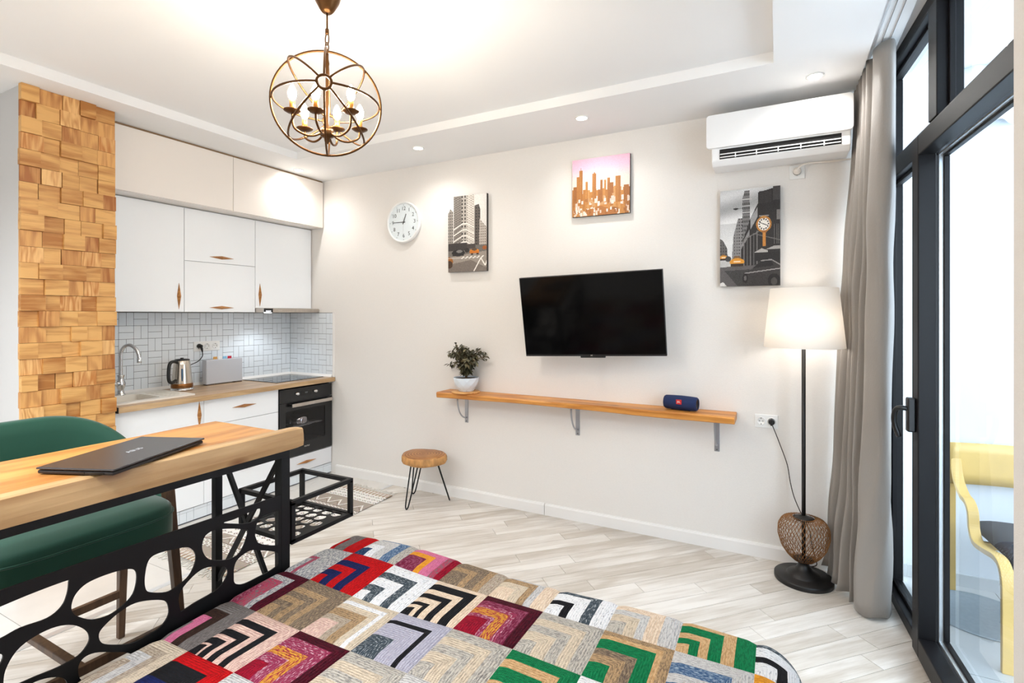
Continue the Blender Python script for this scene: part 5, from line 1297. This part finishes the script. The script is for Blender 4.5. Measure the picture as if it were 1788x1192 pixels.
for k_ in range(24):
    x, y = rk.random(), .86+.11*rk.random(); p.rect(x, y, x+.03, y+.05, rk.choice(((236, 220, 206), (150, 94, 46), (214, 190, 170))))
p.noise(5, 2)
picture('wall_picture', 'square canvas print of a golden city skyline under pink sky', -1.322, -.902, 2.203, 2.612, p.a, tilt=.006)
# dark street with a gilt post clock
p = Paint(120, 210, (190, 190, 190)); p.a += (np.sin(p.y*22+p.x*3)*26*(p.y < .35))[..., None]; p.a += (30*(p.y > .3))*1.0 if np.isscalar(p.y) else (26*np.clip((p.y-.2)*3, 0, 1))[..., None]
m = p.poly([(0, .75), (0, .50), (.05, .52), (.12, .60), (.14, .75)], (96, 94, 94)); p.wins(m, 3, 8, (60, 58, 58), 0, .14, .5, .75)
m = p.poly([(.20, .75), (.23, .48), (.31, .30), (.40, .30), (.40, .75)], (132, 130, 130)); p.wins(m, 5, 14, (82, 80, 80), .2, .4, .3, .75)
m = p.poly([(.38, .6), (.38, .10), (.42, .02), (.50, .02), (.52, .6)], (118, 116, 116)); p.wins(m, 4, 12, (44, 42, 42), .38, .52, .05, .6)
p.rect(.37, .10, .54, .115, (190, 188, 186)); p.rect(.37, .24, .54, .25, (196, 194, 192)); p.rect(.37, .17, .54, .18, (180, 178, 176))
p.poly([(.36, .85), (.36, .58), (.52, .30), (.64, .16), (.64, .05), (.86, .02), (1, 0), (1, .85)], (36, 33, 33)); p.poly([(.52, .42), (.52, .30), (.63, .2), (.63, .30)], (150, 148, 148)); p.poly([(.36, .58), (.5, .42), (.5, .48), (.36, .62)], (128, 126, 126))
p.rect(.88, .0, 1, .14, (62, 58, 58)); p.rect(.66, .04, .86, .16, (46, 42, 42)); p.rect(.94, .24, 1, .34, (120, 116, 114)); p.rect(.66, .285, .82, .297, (150, 146, 142))
for k_ in range(5): x = .40+k_*.055; p.rect(x, .52-.02*k_, x+.014, .8, (110, 106, 106))
for k_ in range(5): x = .90+k_*.022; p.rect(x, .38, x+.006, .58, (100, 96, 94))
p.poly([(.56, .46), (1.0, .54), (1, .55), (.56, .47)], (96, 92, 90)); p.poly([(.4, .52), (.66, .44), (.66, .45), (.4, .53)], (110, 106, 104))
p.rect(.235, .195, .38, .202, (70, 68, 68)); p.ell(.27, .198, .045, .010, (40, 38, 38))
p.ell(.735, .375, .125, .082, (176, 118, 52)); p.ell(.735, .375, .095, .064, (226, 222, 214)); p.ell(.735, .305, .04, .015, (186, 130, 62))
for k_ in range(12):
    a = k_*PI/6; p.ell(.735+.075*math.sin(a), .375-.05*math.cos(a), .013, .008, (56, 50, 46))
p.poly([(.735, .37), (.81, .39), (.81, .397), (.735, .38)], (50, 46, 42)); p.poly([(.735, .378), (.67, .36), (.67, .354), (.735, .37)], (50, 46, 42))
p.rect(.715, .45, .765, .60, (182, 120, 50)); p.rect(.70, .445, .78, .462, (150, 94, 40))
p.poly([(.58, .66), (.70, .62), (.80, .645), (.80, .66)], (170, 166, 162)); p.poly([(.76, .635), (.9, .60), (1, .60), (1, .635)], (160, 156, 152)); p.rect(.6, .66, 1, .75, (30, 28, 28))
p.rect(0, .73, .4, .80, (190, 188, 186)); p.poly([(0, .8), (1, .78), (1, 1), (0, 1)], (88, 84, 84)); p.poly([(.08, .84), (.5, .83), (.5, 1), (.3, 1)], (56, 54, 54))
for x, y, s_ in ((.06, .70, .6), (.29, .75, 1.0)):
    p.ell(x, y-.03*s_, .07*s_, .035*s_, (120, 90, 60)); p.ell(x, y, .125*s_, .04*s_, (210, 142, 42)); p.rect(x-.11*s_, y+.015*s_, x+.11*s_, y+.045*s_, (52, 40, 34)); p.rect(x-.06*s_, y-.012*s_, x+.06*s_, y+.004*s_, (232, 206, 170))
p.ell(.14, .715, .05, .03, (60, 58, 58))
p.poly([(.38, .98), (.40, .87), (.56, .82), (.68, .745), (.86, .735), (1.0, .79), (1, 1.0), (.42, 1.0)], (50, 46, 46)); p.poly([(.55, .82), (.69, .755), (.85, .745), (.9, .80)], (26, 24, 24)); p.poly([(.42, .865), (1, .825), (1, .835), (.42, .875)], (150, 146, 144)); p.poly([(.68, .742), (.86, .733), (1, .788), (1, .8), (.86, .745), (.69, .752)], (140, 136, 134))
p.ell(.43, .92, .045, .05, (24, 22, 22)); p.ell(.9, .95, .10, .07, (22, 20, 20)); p.ell(.43, .92, .022, .026, (96, 92, 90)); p.ell(.9, .96, .05, .04, (70, 66, 64))
p.poly([(0, .97), (.05, .955), (.12, 1), (0, 1)], (214, 210, 206)); p.noise(6, 3)
picture('wall_picture', 'dark canvas print of a street with a gilt post clock', -.325, .014, 1.678, 2.281, p.a)

# ------------------------------------------------------------------ balcony armchair
t = thing('armchair', 'yellow bentwood armchair with dark cushion on the balcony', 'armchair', (1.15, 3.3, -.037))
YEL = mat('yellow_birch', (218, 184, 112), .4, noise=.08, nscale=12, stretch=(1, .1, 1))
def slab(path, w_, th_, x):
    mb = MB(); P = smooth_path([(0, a, b) for a, b in path], 6); vs = []
    for i, p_ in enumerate(P):
        tn = (P[min(i+1, len(P)-1)]-P[max(i-1, 0)]).normalized(); nr = Vector((0, -tn.z, tn.y))
        for q, r2 in ((-w_/2, -th_/2), (w_/2, -th_/2), (w_/2, th_/2), (-w_/2, th_/2)): vs.append(Vector((x+q, p_.y, p_.z))+nr*r2)
    n_ = len(P); fs = [(i*4+j, i*4+(j+1) % 4, i*4+4+(j+1) % 4, i*4+4+j) for i in range(n_-1) for j in range(4)]+[(3, 2, 1, 0), tuple((n_-1)*4+j for j in range(4))]
    return mb.add(vs, fs)
side = [(3.655, .70), (3.60, .60), (3.50, .545), (3.42, .535), (3.37, .50), (3.35, .42), (3.29, .375), (3.16, .39), (3.02, .415), (2.955, .40), (2.925, .34), (2.92, .2), (2.92, -.037)]
rear = [(3.665, .62), (3.668, .40), (3.668, .20), (3.668, -.037)]
for x in (.875, 1.43):
    a_ = part('side_frame', slab(side, .045, .024, x), YEL, t, bevel=.003); part("rear_leg", slab(rear, .03, .022, x-.012), YEL, a_)
def bk(u, v): return (.85+.61*u, 3.64+.05*math.sin(PI*u)-.0*v, .565+.225*v)
o = part('backrest', MB().grid(bk, 20, 4), YEL, t); so = o.modifiers.new('s', 'SOLIDIFY'); so.thickness = .016
part('seat_rail', MB().box(.88, 1.43, 3.0, 3.02, .37, .40).box(.88, 1.43, 3.30, 3.32, .35, .38), YEL, t)
def cu(u, v): return (.90+.50*u, 2.98+.58*v, .43-.035*v+.045*(1-(2*u-1)**6)*(1-(2*v-1)**6))
o = part('seat_cushion', MB().grid(cu, 20, 20), mat('charcoal_fabric', (52, 58, 66), .9, noise=.25, nscale=120), t); so = o.modifiers.new('s', 'SOLIDIFY'); so.thickness = .045
